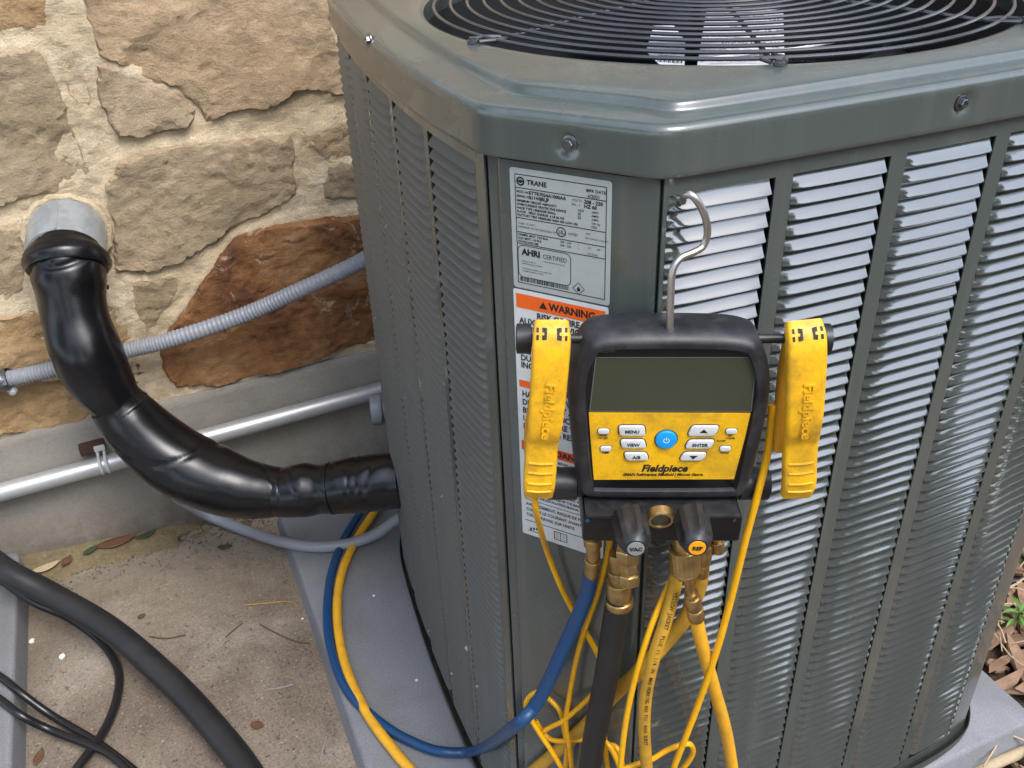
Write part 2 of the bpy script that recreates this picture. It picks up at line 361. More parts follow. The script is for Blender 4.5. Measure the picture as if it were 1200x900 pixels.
# ------------------------------------------------------------------ stone wall
WY = 1.90
wall = thing('stone_wall', 'tan and rust rubble stone wall of the house with sandy mortar joints', 'wall', (0, WY, -.04))
def in_poly(x, y, poly):
    P = np.array(poly); c = np.zeros(x.shape, bool); j = len(P)-1
    for i in range(len(P)):
        xi, yi = P[i]; xj, yj = P[j]
        c ^= ((yi > y) != (yj > y)) & (x < (xj-xi)*(y-yi)/(yj-yi+1e-12)+xi); j = i
    return c
def dist_poly(x, y, poly):
    P = np.array(poly); d = np.full(x.shape, 1e9)
    for a, b in zip(P, np.roll(P, -1, 0)):
        ab = b-a; t = np.clip(((x-a[0])*ab[0]+(y-a[1])*ab[1])/(ab@ab+1e-12), 0, 1)
        d = np.minimum(d, np.hypot(x-a[0]-t*ab[0], y-a[1]-t*ab[1]))
    return d
def make_stone(poly, kind, seed, step=.006, proud=.010, tilt=0.0, rel=.006, cleft=1.0):
    P = [np.array(p) for p in poly]; out = []
    for a, b in zip(P, P[1:]+P[:1]):
        n = max(1, int(np.linalg.norm(b-a)/(step*.9)))
        for i in range(n): out.append(a+(b-a)*i/n)
    out = np.array(out)
    jx = fbm(out[:, 0], out[:, 1], 45, 4, seed)*.007; jy = fbm(out[:, 0], out[:, 1], 45, 4, seed+50)*.007
    out = out+np.c_[jx, jy]
    lo = out.min(0); hi = out.max(0)
    gx, gy = np.meshgrid(np.arange(lo[0], hi[0], step), np.arange(lo[1], hi[1], step))
    gx = gx.ravel()+rng.uniform(-.3, .3, gx.size)*step; gy = gy.ravel()+rng.uniform(-.3, .3, gy.size)*step
    k = in_poly(gx, gy, out); gx = gx[k]; gy = gy[k]; d = dist_poly(gx, gy, out); k = d > step*.6
    pts = np.r_[out, np.c_[gx[k], gy[k]]]; D = np.r_[np.zeros(len(out)), d[k]]
    n = len(out)
    vs, es, fs, *_ = delaunay_2d_cdt([Vector(p) for p in pts], [], [list(range(n))], 1, 1e-7)
    xy = np.array([tuple(v) for v in vs])
    if len(vs) == len(pts): DD = D
    else: DD = dist_poly(xy[:, 0], xy[:, 1], out)
    x, z = xy[:, 0], xy[:, 1]
    q = 1-np.exp(-DD/.0018)
    wob = fbm(x, z, 9, 4, seed+9)
    ter = (fbm(x*.8+z*.5, z*1.2-x*.4, 7, 5, seed+3)*3.2+z*6)
    ter = (np.floor(ter)+np.clip((ter-np.floor(ter))*7, 0, 1))*.0030*cleft       # bedding planes breaking off in steps
    ter -= ter.mean()
    fac = np.zeros_like(x)
    r_ = np.random.default_rng(seed)
    for _k in range(7):                       # flat spalled facets near the rim
        a_ = r_.uniform(0, 6.28); c0 = out[r_.integers(n)]; dd_ = (x-c0[0])*math.cos(a_)+(z-c0[1])*math.sin(a_); fac = np.minimum(fac, -np.clip((.014-np.hypot(x-c0[0], z-c0[1])*.35+dd_*.25), 0, .007))
    h = proud*q + fac*q + q*(fbm(x, z, 16, 6, seed+7, .66)*rel*.72+wob*rel*.66+np.clip(ter, -.008, .008)) + tilt*(-(z-z.mean()))*q + fbm(x, z, 85, 4, seed+21, .7)*.0022
    bm = bmesh.new(); front = [bm.verts.new((a, WY-.004-hh, b)) for a, b, hh in zip(x, z, h)]
    for f in fs:
        try: bm.faces.new([front[i] for i in f])
        except ValueError: pass
    bd = [e for e in bm.edges if len(e.link_faces) == 1]
    r = bmesh.ops.extrude_edge_only(bm, edges=bd); bmesh.ops.translate(bm, verts=[g for g in r['geom'] if isinstance(g, bmesh.types.BMVert)], vec=(0, .03, 0))
    return obj('stone', bm, STONE[kind], wall)
STONES = [
 ([[-0.1586,1.1537],[-0.0636,1.1443],[-0.0748,1.1093],[-0.0851,1.0921],[-0.1122,1.0937],[-0.1433,1.0944],[-0.1766,1.0953]], 'gold', .010, 0, .006),
 ([[-0.2068,1.0623],[-0.1666,1.0617],[-0.1174,1.0615],[-0.0991,1.0477],[-0.0907,1.0067],[-0.0899,0.9251],[-0.0824,0.8297],[-0.0992,0.8124],[-0.1387,0.8009],[-0.2122,0.7941],[-0.2483,0.7908],[-0.2922,0.7891]], 'olive', .010, .01, .004),
 ([[-0.0769,1.0668],[-0.0539,1.0583],[-0.0454,1.0367],[-0.0454,0.9932],[-0.0474,0.9519],[-0.0488,0.9237],[-0.0696,0.9237],[-0.0729,0.9771],[-0.0793,1.0172]], 'rough', .006, 0, .012),
 ([[-0.0164,1.1452],[0.4226,1.1024],[0.4179,1.0217],[0.4536,0.8977],[0.4082,0.904],[0.3851,0.914],[0.3279,0.9236],[0.3085,0.9095],[0.2619,0.8943],[0.2042,0.8977],[0.1477,0.8928],[0.1383,0.9172],[0.1139,0.9514],[0.054,0.9862],[0.0158,1.0141],[-0.016,1.0331],[-0.0148,1.0712],[-0.0153,1.1072]], 'tan', .013, .02, .0035),
 ([[-0.0183,1.0244],[0.0115,1.0086],[0.0496,0.9806],[0.1065,0.946],[0.1326,0.9131],[0.1197,0.8903],[0.0631,0.8791],[-0.0134,0.8845],[-0.0236,0.9168],[-0.0307,0.9651],[-0.0301,0.9957]], 'olive', .016, .03, .008),
 ([[-0.0637,0.801],[-0.024,0.8416],[0.023,0.8556],[0.1086,0.8536],[0.2194,0.8463],[0.3039,0.84],[0.308,0.8005],[0.2942,0.7151],[0.2627,0.6984],[0.2285,0.686],[0.1879,0.6769],[0.1463,0.6605],[0.0922,0.6335],[0.0327,0.6116],[-0.0385,0.6099],[-0.0864,0.6167],[-0.0682,0.7215],[-0.0734,0.7509]], 'olive', .011, .02, .008),
 ([[0.3375,0.8312],[0.4109,0.8464],[0.4453,0.8323],[0.4361,0.761],[0.3748,0.7694],[0.3511,0.8042]], 'tan', .008, .0, .009),
 ([[0.3715,0.759],[0.4142,0.7628],[0.4531,0.7469],[0.4448,0.6798],[0.3527,0.693],[0.3529,0.7194]], 'dark', .012, .03, .008),
 ([[0.1509,0.6482],[0.2019,0.657],[0.2743,0.66],[0.36,0.6531],[0.4594,0.6418],[0.435,0.3306],[0.3397,0.3276],[0.2168,0.31],[0.1394,0.3131],[0.0532,0.31],[-0.0314,0.3295],[-0.05,0.383],[-0.0466,0.429],[-0.0016,0.4884],[0.0708,0.5641],[0.1021,0.5966]], 'rust', .013, .0, .010),
 ([[-0.0674,0.5934],[0.0269,0.5857],[0.0319,0.561],[-0.0124,0.5175],[-0.04,0.4876],[-0.063,0.4708],[-0.0696,0.5152],[-0.0712,0.5573]], 'olive', .009, .02, .006),
 ([[-0.2971,0.7732],[-0.2589,0.7556],[-0.2089,0.744],[-0.2314,0.6869],[-0.2629,0.6209],[-0.305,0.6028],[-0.3511,0.6007]], 'olive', .009, 0, .005),
 ([[-0.3587,0.5763],[-0.3135,0.5747],[-0.246,0.5717],[-0.2334,0.5377],[-0.2356,0.4481],[-0.3027,0.452],[-0.3497,0.4548],[-0.3958,0.4575]], 'gold', .010, .0, .008),
 ([[-0.1399,0.5734],[-0.0947,0.5432],[-0.0904,0.5062],[-0.0933,0.4662],[-0.127,0.4543],[-0.1651,0.4765]], 'gold', .008, .0, .007),
 ([[-0.1303,0.4134],[-0.0875,0.4188],[-0.0907,0.3682],[-0.1133,0.355],[-0.1422,0.3654]], 'rust', .006, .0, .006),
 ([[-0.4063,0.4239],[-0.3599,0.4209],[-0.2803,0.417],[-0.2,0.4072],[-0.1902,0.34],[-0.2372,0.2922],[-0.2973,0.2974],[-0.3922,0.3138],[-0.4401,0.3159]], 'gold', .011, .0, .007)]
OUT = []
for i, (poly, kind, pr, tl, rel) in enumerate(STONES):
    make_stone(poly, kind, 100+13*i, .0055, pr, tl, rel); OUT.append(poly)
# the rest of the wall, beyond the frame and behind the unit
yy = .33
kinds = ['tan', 'olive', 'gold', 'rust', 'tan', 'dark']
row = 0
while yy < 1.45:
    hgt = random.uniform(.16, .30); xx = -1.9+random.uniform(0, .1)
    while xx < 4.3:
        wid = random.uniform(.22, .5); x0, x1 = xx+.02, xx+wid-.02; y0, y1 = yy+.018, yy+hgt-.018
        poly = [(x0+random.uniform(0, .03), y0+random.uniform(0, .03)), ((x0+x1)/2, y0+random.uniform(0, .015)), (x1-random.uniform(0, .04), y0+random.uniform(0, .03)), (x1, (y0+y1)/2),
                (x1-random.uniform(0, .04), y1-random.uniform(0, .03)), ((x0+x1)/2, y1-random.uniform(0, .02)), (x0+random.uniform(0, .04), y1-random.uniform(0, .03)), (x0, (y0+y1)/2)]
        cut = not (x1 < -.50 or x0 > .46 or y0 > 1.16)
        if not cut: make_stone(poly, random.choice(kinds), int(xx*977+yy*3313) % 9973, .02, .012, 0, .006)
        xx += wid
    yy += hgt; row += 1
def mortar():
    bm = bmesh.new()
    def patch(x0, x1, z0, z1, st):
        xs = np.arange(x0, x1+st/2, st); zs = np.arange(z0, z1+st/2, st); X, Z = np.meshgrid(xs, zs)
        h = fbm(X, Z, 14, 5, 5, .6)*.005+fbm(X, Z, 70, 4, 8, .6)*.0028
        lift = np.zeros_like(X)
        if st < .01:
            for p in OUT:
                P = np.array(p); lo = P.min(0)-.05; hi = P.max(0)+.05
                k = (X > lo[0]) & (X < hi[0]) & (Z > lo[1]) & (Z < hi[1])
                d = dist_poly(X[k], Z[k], p)
                below = Z[k] < P[:, 1].mean()
                lift[k] = np.maximum(lift[k], np.exp(-d/.016)*np.where(below, .0035, .0065))
        h = h+lift-.0015
        v = [[bm.verts.new((X[j, i], WY-.002-h[j, i], Z[j, i])) for i in range(len(xs))] for j in range(len(zs))]
        for j in range(len(zs)-1):
            for i in range(len(xs)-1): bm.faces.new((v[j][i], v[j][i+1], v[j+1][i+1], v[j+1][i]))
    patch(-.56, .50, .285, 1.20, .0045)
    patch(-2.0, -.56, .285, 2.6, .03); patch(.50, 4.9, .285, 2.6, .03); patch(-.56, .50, 1.20, 2.6, .03)
    return bm
obj('mortar', mortar(), M_mortar, wall)
obj('wall_core', box((1.45, 2.02, 1.27), (6.9, .18, 2.62)), M_found, wall, smooth=False)
def foundation():
    bm = bmesh.new(); xs = np.linspace(-2.0, 4.9, 340); rows = [(-.1, 0), (.0, 0), (.1, 0), (.2, 0), (.285, 0), (.299, .001), (.306, .006), (.309, .03)]
    rr = []
    for z, b in rows:
        rr.append([bm.verts.new((x, 1.888+b+float(fbm(np.array(x), np.array(z*3), 6, 3, 4))*.002, z+(float(fbm(np.array(x), np.array(0.), 9, 4, 31))*.006 if z > .28 else 0))) for x in xs])
    for a, b in zip(rr, rr[1:]):
        for i in range(len(xs)-1): bm.faces.new((a[i], a[i+1], b[i+1], b[i]))
    return bm
obj('foundation', foundation(), M_splash, wall)

# ------------------------------------------------------------------ pads
def pad(name, label, x0, x1, y0, y1, z0, z1, flare):
    bm = bmesh.new(); rings = []
    for z, o in ((z0, flare), (z1-.008, .003), (z1-.003, .001), (z1, -.004)):
        rings.append([(x, y, z) for x, y in rrect((x0+x1)/2, (y0+y1)/2, x1-x0+2*o, y1-y0+2*o, .02)])
    loft(rings, True, False, True, bm)
    return obj(name, bm, M_pad, label=label, cat='pad', loc=((x0+x1)/2, (y0+y1)/2, z0))
pad('equipment_pad', 'grey plastic pad under the louvred air conditioner', .119, 1.222, .640, 1.80, -.06, 0, .020)
pad('equipment_pad', 'second grey plastic pad at the left edge under the thick black hose', -1.15, -.442, .60, 1.875, -.05, .03, .006)

# ------------------------------------------------------------------ air conditioner
ac = thing('air_conditioner', 'grey steel outdoor air conditioner with louvred sides and round fan grille on top', 'air conditioner', (.73, 1.12, 0))
A = (.305, .80); B = (.414, .662)
RIGHT = [B, (.468, .6585), (.612, .653), (.75, .649), (.88, .648), (.98, .6515), (1.04, .659), (1.080, .670)]
LEFT = [A, (.2985, .87), (.2945, .99), (.302, 1.20), (.32, 1.39), (.337, 1.50), (.365, 1.58)]
BACK = [(1.080, .670), (1.122, .712), (1.155, .79), (1.16, 1.0), (1.15, 1.4), (1.13, 1.53), (1.07, 1.60), (.95, 1.63), (.6, 1.64), (.45, 1.632), (.395, 1.612), (.365, 1.58)]
RC = [tuple(p) for p in cat_rom(RIGHT, 8)]; LC = [tuple(p) for p in cat_rom(LEFT, 10)]; BC = [tuple(p) for p in cat_rom(BACK, 5)]
def resample(p, step):
    p = np.array(p); d = np.r_[0, np.cumsum(np.linalg.norm(np.diff(p, axis=0), axis=1))]; n = max(2, int(d[-1]/step)+1)
    s = np.linspace(0, d[-1], n); return np.c_[np.interp(s, d, p[:, 0]), np.interp(s, d, p[:, 1])]
CONT = np.r_[resample([A, B], .006)[:-1], resample(RC, .006)[:-1], resample(BC, .012)[:-1], resample(LC[::-1], .006)[:-1]]
def smooth_closed(P, it):
    P = P.copy()
    for _ in range(it): P = P*.5+np.roll(P, 1, 0)*.25+np.roll(P, -1, 0)*.25
    return P
CONT_S = smooth_closed(CONT, 5)
ZT, ZB = 1.1185, .022
def polyx(C, key, val):
    """point and unit tangent on the plan curve where coordinate key equals val"""
    for a, b in zip(C, C[1:]):
        if (a[key]-val)*(b[key]-val) <= 0 and a[key] != b[key]:
            t = (val-a[key])/(b[key]-a[key]); return (a[0]+(b[0]-a[0])*t, a[1]+(b[1]-a[1])*t)
def panel(C, key, cols, zlo, zhi, e0, e1, parent):
    """sheet following plan curve C with one louvre opening per column"""
    marks = sorted([e0, e1]+[v for c in cols for v in c]); ss = []
    for a, b in zip(marks, marks[1:]):
        n = max(1, int((b-a)/.02)); ss += [a+(b-a)*i/n for i in range(n)]
    ss.append(marks[-1]); bm = bmesh.new()
    zs = [ZB, zlo]+list(np.linspace(zlo, zhi, 8)[1:-1])+[zhi, ZT]
    pts = [polyx(C, key, min(max(s, min(C[0][key], C[-1][key])+1e-6), max(C[0][key], C[-1][key])-1e-6)) for s in ss]
    v = [[bm.verts.new((p[0], p[1], z)) for p in pts] for z in zs]
    for j in range(len(zs)-1):
        for i in range(len(ss)-1):
            m = (ss[i]+ss[i+1])/2
            if 1 <= j <= len(zs)-3 and any(a < m < b for a, b in cols): continue
            bm.faces.new((v[j][i], v[j][i+1], v[j+1][i+1], v[j+1][i]))
    return bm
RCOL = [(.421+.1285*k, .421+.1285*k+.1095) for k in range(5)]
RCOL[4] = (.935, 1.030)
LCOL = [(.822+.1335*k, .822+.1335*k+.121) for k in range(5)]
rp = obj('louvred_panel', panel(RC, 0, RCOL, .036, 1.101, B[0]+.003, 1.0795, ac), M_paint, ac)
lp = obj('louvred_panel', panel([p for p in LC if p[1] < 1.57], 1, LCOL, .036, 1.104, A[1]+.003, 1.56, ac), M_paint, ac)
for o, flip in ((rp, 1), (lp, 1)):
    md = o.modifiers.new('sheet', 'SOLIDIFY'); md.thickness = .002; md.offset = -1; es = o.modifiers.new('crisp', 'EDGE_SPLIT'); es.split_angle = R(35)
PITCH_R, PITCH_L = .0157, .0132
def louvre_mesh(w, pitch, flip=1, bm=None, M4=None):
    """stamped blade: starts inside the sheet, leans outwards to a rolled lip; x along width, -y outwards, z up (0 at the top)"""
    bm = bm or bmesh.new(); k0 = pitch/.0157
    side = flip < 0; k0 *= 1.25 if side else 1.0; gap = .0095 if side else .0052
    tt = (-.06, .10, .28, .44, .58, .70, .81, .90, .965)
    prof = list(zip(tt, (.0040, .0033, .0024, .0013, -.0001, -.0014, -.0029, -.0041, -.0049)))+[(.99, -.0050), (1.0, -.0045), (.985, -.0037), (.94, -.0034)]
    # along the width: one end drawn back into the sheet, the flare growing towards the other end, which is cut open
    st = [(-w/2, .05), (-w/2+.004, .42), (-w/2+.010, .74), (-w/2+.022, .84), (-w*.22, .90), (0, .95), (w*.25, 1.0), (w/2-.020, 1.02), (w/2-.004-gap, .97), (w/2-gap, .80)]
    rings = []
    for x, k in st: rings.append([(x*flip, (y*k if y < 0 else y)*k0, -t*pitch) for t, y in prof])
    if M4: rings = [[M4 @ Vector(q) for q in r] for r in rings]
    return loft(rings, False, bm=bm)
lm = {}
def louvre_data(key, w, pitch):
    if key not in lm:
        bm = louvre_mesh(w, pitch, -1 if key[0] else 1); me = bpy.data.meshes.new('louvre')
        for f in bm.faces: f.smooth = True
        bm.to_mesh(me); bm.free(); me.materials.append(M_louvre_side if key[0] else M_louvre); lm[key] = me
    return lm[key]
rest = {0: bmesh.new(), 1: bmesh.new()}; nl = 0
def louvres(C, key, cols, pitch, zhi, parent, budget):
    global nl
    for ci, (a, b) in enumerate(cols):
        p0 = np.array(polyx(C, key, a)); p1 = np.array(polyx(C, key, b)); t = p1-p0; w = float(np.linalg.norm(t)); c = (p0+p1)/2
        if key == 1: t = -t
        ang = math.atan2(t[1], t[0]); n = int((zhi-.037)/pitch)
        for i in range(n):
            W = Matrix.Translation((c[0], c[1], zhi+.0015-i*pitch)) @ Matrix.Rotation(ang+random.uniform(-.006, .006), 4, 'Z') @ Matrix.Rotation(random.gauss(0, .011), 4, 'X')
            if ci*100+i < budget or (budget > 350 and ci < 4):
                o = bpy.data.objects.new('louvre', louvre_data((key, ci), w, pitch)); COL.objects.link(o); o.parent = parent
                o.matrix_local = WM[ac].inverted() @ W; nl += 1
            else: louvre_mesh(w, pitch, -1 if key else 1, bm=rest[key], M4=W)
louvres(RC, 0, RCOL, PITCH_R, 1.101, rp, 400)
louvres(LC, 1, LCOL, PITCH_L, 1.104, lp, 30)
obj('louvre', rest[0], M_louvre, rp, kind='stuff'); obj('louvre', rest[1], M_louvre_side, lp, kind='stuff')
# corner panel: flat sheet with folded edge strips
def corner():
    a = np.array(A); b = np.array(B); t = (b-a)/np.linalg.norm(b-a); L = np.linalg.norm(b-a); n = np.array([-.785, -.62]); n = n/np.linalg.norm(n)
    prof = [(.0018, -.010), (.0018, -.0015), (.003, -.0004), (.0125, -.0012), (.0145, .0012), (.017, .0022), (L-.030, .0022), (L-.022, .0008), (L-.012, -.0004), (L-.004, -.0008), (L-.002, -.002), (L-.002, -.012)]
    return loft([[(*(a+t*s+n*o), z) for s, o in prof] for z in (.024, .3, .6, .9, 1.1165)], False)
obj('corner_panel', corner(), M_paint, ac)
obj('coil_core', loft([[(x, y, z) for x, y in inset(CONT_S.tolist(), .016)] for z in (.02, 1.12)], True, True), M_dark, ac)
obj('base_pan', loft([[(x, y, z) for x, y in inset(CONT_S.tolist(), d)] for z, d in ((.0, -.006), (.004, -.008), (.025, -.0105), (.0262, -.0095), (.025, -.008), (.012, -.006), (.010, .02))], True), M_pan, ac)
# top cover
OC = np.array([.739, 1.09]); OR = .371
scr = [[0.3545,0.7244,1.1397], [0.7264,0.64,1.1428], [0.29,1.1381,1.1615]]
def top_cover():
    base = CONT_S; ny = []
    P = base; t = np.roll(P, -1, 0)-np.roll(P, 1, 0); t /= np.linalg.norm(t, axis=1)[:, None]; nrm = np.c_[t[:, 1], -t[:, 0]]
    out = base+nrm*.0075
    ins2 = .050-.018*np.clip(-nrm[:, 1], 0, 1)**4
    def off(d): return out-nrm*np.array(d)[..., None] if np.ndim(d) else out-nrm*d
    rings = []
    def ring(P, z): rings.append(np.c_[P, np.full(len(P), z)])
    ring(off(.0035), 1.122); ring(off(.001), 1.119); ring(off(0), 1.1205)
    for z in np.linspace(1.124, 1.154, 8): ring(off(0), z)
    for a in (15, 30, 45, 60, 75, 90): ring(off(.0085*(1-math.cos(R(a)))), 1.1565+.0085*math.sin(R(a)))
    in2 = smooth_closed(off(ins2), 28)
    L = lambda f: off(.0085)*(1-f)+in2*f
    for f, z in ((.2, 1.1652), (.5, 1.1654), (.78, 1.1657), (.86, 1.1660), (.91, 1.1668), (.955, 1.1688), (1.0, 1.1712), (1.04, 1.1726), (1.085, 1.1734), (1.16, 1.1738)): ring(L(f), z)
    d = OC-in2; dd = in2-OC; cir = dd/np.linalg.norm(dd, axis=1)[:, None]
    st = L(1.16); en = OC+cir*(OR+.008)
    for f in (.25, .5, .75, 1.0): ring(st*(1-f)+en*f, 1.1738+.0014*f)
    ring(OC+cir*(OR+.003), 1.1745); ring(OC+cir*(OR+.0005), 1.1725); ring(OC+cir*OR, 1.169); ring(OC+cir*OR, 1.150)
    rr = []
    for k, q in enumerate(rings):
        q = q.copy()
        for s in scr:                              # a pressed dimple round every screw
            dv = np.linalg.norm(q-np.array(s), axis=1)
            g = .0055*np.exp(-(dv/.0100)**4)
            q[:, :2] -= nrm*g[:, None]
        rr.append([tuple(x) for x in q])
    return loft(rr, True)
cap = obj('top_cover', top_cover(), M_paint, ac)
for s, n in zip(scr, ((-.785, -.62, 0), (.02, -1, 0), (-1, -.02, 0))):
    p = V(s)-V(n).normalized()*.0052
    bm = lathe([(0, .0075), (.0014, .0075), (.0018, .0066), (.0018, .0048)], p, n, 20)
    add_lathe(bm, [(.0016, .0046), (.0052, .0046), (.0058, .0040), (.0058, .0026), (.0050, .0024), (.0050, 0)], p, n, 6)
    obj('screw', bm, M_zinc, ac)
sh = bmesh.new(); K = 72
loft([[(OC[0]+r*math.cos(2*math.pi*i/K), OC[1]+r*math.sin(2*math.pi*i/K), z) for i in range(K)] for r, z in ((OR+.0008, 1.150), (OR-.004, 1.12), (OR-.012, 1.06), (OR-.012, .86), (.2, .80), (.01, .80))], True, False, True, sh)
obj('fan_shroud', sh, mat('black_shroud', (.012, .012, .013), .6), ac)
# fan guard: concentric wires and spokes
guard = bmesh.new()
def zg(r): return 1.176+.012*(1-(r/OR)**2)
ri = .358; nr = 0
first = None
fg = None
rings_bm = []
while ri > .06:
    bm = bmesh.new(); kk = 96; C_ = [np.array((OC[0]+ri*math.cos(2*math.pi*i/kk), OC[1]+ri*math.sin(2*math.pi*i/kk), zg(ri))) for i in range(kk)]
    rv = []
    for i in range(kk):
        rad = V((C_[i][0]-OC[0], C_[i][1]-OC[1], 0)).normalized()
        rv.append([bm.verts.new(V(C_[i])+(rad*math.cos(2*math.pi*j/8)+V((0, 0, 1))*math.sin(2*math.pi*j/8))*.0022) for j in range(8)])
    for i in range(kk):
        a, b = rv[i], rv[(i+1) % kk]
        for j in range(8): bm.faces.new((a[j], a[(j+1) % 8], b[(j+1) % 8], b[j]))
    rings_bm.append(bm); ri -= .0215
spk = bmesh.new()
fg = obj('fan_guard', lathe([(-.0035, .068), (.0, .070), (.0035, .068)], (*OC, zg(.06)), (0, 0, 1), 40), M_wire, ac)
for bm in rings_bm: obj('ring_wire', bm, M_wire, fg)
for k in range(7):
    a = R(195+51.43*k); c, s = math.cos(a), math.sin(a)
    pts = [(OC[0]+c*r, OC[1]+s*r, zg(r)-.0045) for r in (.06, .15, .25, .33, .352)]
    bm = tube(pts, .0026, 8, smooth=4)
    off = np.array([-s, c])*.012
    for sg in (-1, 1):
        add_tube(bm, [(OC[0]+c*.335+off[0]*sg*.4, OC[1]+s*.335+off[1]*sg*.4, zg(.335)-.004), (OC[0]+c*.356+off[0]*sg, OC[1]+s*.356+off[1]*sg, 1.1765), (OC[0]+c*.378+off[0]*sg*.6, OC[1]+s*.378+off[1]*sg*.6, 1.1775)], .0022, 8, smooth=4)
    add_lathe(bm, [(0, .0062), (.003, .0062), (.0036, .004), (.006, .004), (.0065, 0)], (OC[0]+c*.381, OC[1]+s*.381, 1.1755), (0, 0, 1), 14)
    obj('spoke', bm, M_wire, fg)
fan = obj('fan_motor', lathe([(-.16, .075), (-.16, .08), (.0, .08), (.012, .07), (.02, .03), (.045, .028), (.05, 0)], (*OC, 1.03), (0, 0, 1), 40), M_fan, ac)
for k in range(4):
    a0 = R(20+90*k); rows = []
    for r in np.linspace(.06, .345, 8):
        sp = .36+.55*(r/.345); rows.append([(OC[0]+r*math.cos(a0+sp*(t-.5)*2+r*1.2), OC[1]+r*math.sin(a0+sp*(t-.5)*2+r*1.2), 1.035+(t-.5)*.085*(1.2-r)-.012*math.sin(math.pi*t)) for t in np.linspace(0, 1, 9)])
    o = obj('fan_blade', loft(rows, False), M_fan, ac); md = o.modifiers.new('t', 'SOLIDIFY'); md.thickness = .002

# ---- labels on the corner panel (flat print)
def corner_frame(o3, off): 
    a = np.array(A); b = np.array(B); t = (b-a)/np.linalg.norm(b-a)
    return Matrix(((t[0], 0, -.785, o3[0]-.785*off), (t[1], 0, -.62, o3[1]-.62*off), (0, 1, 0, o3[2]), (0, 0, 0, 1)))
LP = [0.3221,0.7783,0.9868]
CF = corner_frame(LP, .0027)     # origin: lower left corner of the nameplate
def flat(bm, M4, x0, y0, x1, y1, z=0.0):
    v = [bm.verts.new(M4 @ V((x, y, z))) for x, y in ((x0, y0), (x1, y0), (x1, y1), (x0, y1))]; bm.faces.new(v)
NW, NH = .1035, .1235
bm = plate(rrect(NW/2, NH/2, NW, NH, .003), 0, .0003); bmesh.ops.transform(bm, matrix=CF, verts=bm.verts)
npl = obj('nameplate', bm, M_silver, ac, smooth=False)
ink = bmesh.new(); Z1 = .0005
def tx(s, x, y, size, **k): add_text(ink, s, size, CF @ T2(x, y, Z1), **k)
fx0, fx1 = .0055, .0985
for y in (.1175, .1045, .0745, .0600, .0480): flat(ink, CF, fx0, y-.0004, fx1, y+.0004, Z1)
for x in (fx0, fx1): flat(ink, CF, x-.0004, .006, x+.0004, .1175, Z1)
flat(ink, CF, fx0, .0056, fx1, .0064, Z1)
def disc(bm, M4, cx, cy, r, z, r0=0, n=20):
    o = [bm.verts.new(M4 @ V((cx+r*math.cos(2*math.pi*i/n), cy+r*math.sin(2*math.pi*i/n), z))) for i in range(n)]
    if not r0: bm.faces.new(o); return
    q = [bm.verts.new(M4 @ V((cx+r0*math.cos(2*math.pi*i/n), cy+r0*math.sin(2*math.pi*i/n), z))) for i in range(n)]
    for i in range(n): bm.faces.new((o[i], o[(i+1) % n], q[(i+1) % n], q[i]))
disc(ink, CF, .0112, .1110, .0044, Z1, .0028); disc(ink, CF, .0112, .1110, .0018, Z1)
flat(ink, CF, .0076, .1102, .0148, .1118, Z1)
tx('TRANE', .0178, .1108, .0066, bold=.00022)
tx('MFR DATE', .0785, .1118, .0042, bold=.0001); tx('6/2021', .0800, .1068, .0044, bold=.0001)
rows = [('MOD. NO.', '5TTR7024A1000AA', 'VOLTS', '208 - 230'), ('SERIAL NO.', '21144JBLJF', 'PH - 1', 'HZ 60')]
for i, (a, b, c, d) in enumerate(rows):
    y = .1008-.0044*i
    tx(a, .0068, y, .0032, bold=.0001); tx(b, .0200, y, .0046, bold=.00018); tx(c, .0640, y, .0034); tx(d, .0765, y, .0048, bold=.0002)
for i, (a, c, d) in enumerate([('MINIMUM CIRCUIT AMPACITY', '16.0', 'AMPS'), ('OVERCURRENT PROTECTIVE DEVICE', '25', 'AMPS'), ('HACR TYPE / BREAKER SHALL', '25', 'AMPS'), ('R-410A   FIELD CHARGE  6 LB 06 OZ', '', '2.81 kg'), ('FACTORY TEST PRESSURE HIGH 450 LOW 250', '', 'PSIG')]):
    y = .0918-.0036*i
    tx(a, .0068, y, .0031, bold=.00013); tx(c, .0700, y, .0036, bold=.00008); tx(d, .0840, y, .0029, bold=.00004)
disc(ink, CF, .0530, .0672, .0050, Z1, .0040); tx('UL', .0530, .0672, .0046, align='CENTER', bold=.0001)
tx('LISTED', .0600, .0668, .0034); tx('DESIGNED TO UL 1995', .0300, .0652, .0028); tx('TYLER, TX 75711', .0068, .0690, .0026); tx('ASSEMBLED IN USA', .0068, .0655, .0026); tx('SECTION OF COOLING', .0780, .0655, .0022); tx('UNIT', .0780, .0700, .0024)
for i, (a, b, c) in enumerate([('COMPR. MOT. 13.5 RLA', '200 - 230', '1'), ('O.D. MOT. 1.0 FLA', '200 - 230', '1'), ('OUTDOOR USE', '', '')]):
    y = .0574-.0036*i; tx(a, .0068, y, .0031, bold=.00013); tx(b, .0520, y, .0029, bold=.00004); tx(c, .0700, y, .0029)
tx('1/5', .0800, .0560, .0029); tx('HP', .0900, .0560, .0029); tx('3.8 KAIC', .0800, .0500, .0030)
rr = rrect(.0345, .0295, .0560, .0330, .005); ro = inset(rr, -.0007)
q0 = [ink.verts.new(CF @ V((*p, Z1))) for p in rr]; q1 = [ink.verts.new(CF @ V((*p, Z1))) for p in ro]
for i in range(len(q0)): ink.faces.new((q0[i], q0[(i+1) % len(q0)], q1[(i+1) % len(q0)], q1[i]))
tx('AHRI', .0105, .0395, .0088, bold=.00045); tx('CERTIFIED', .0330, .0385, .0066, sx=.85); tx('www.ahridirectory.org', .0340, .0335, .0024)
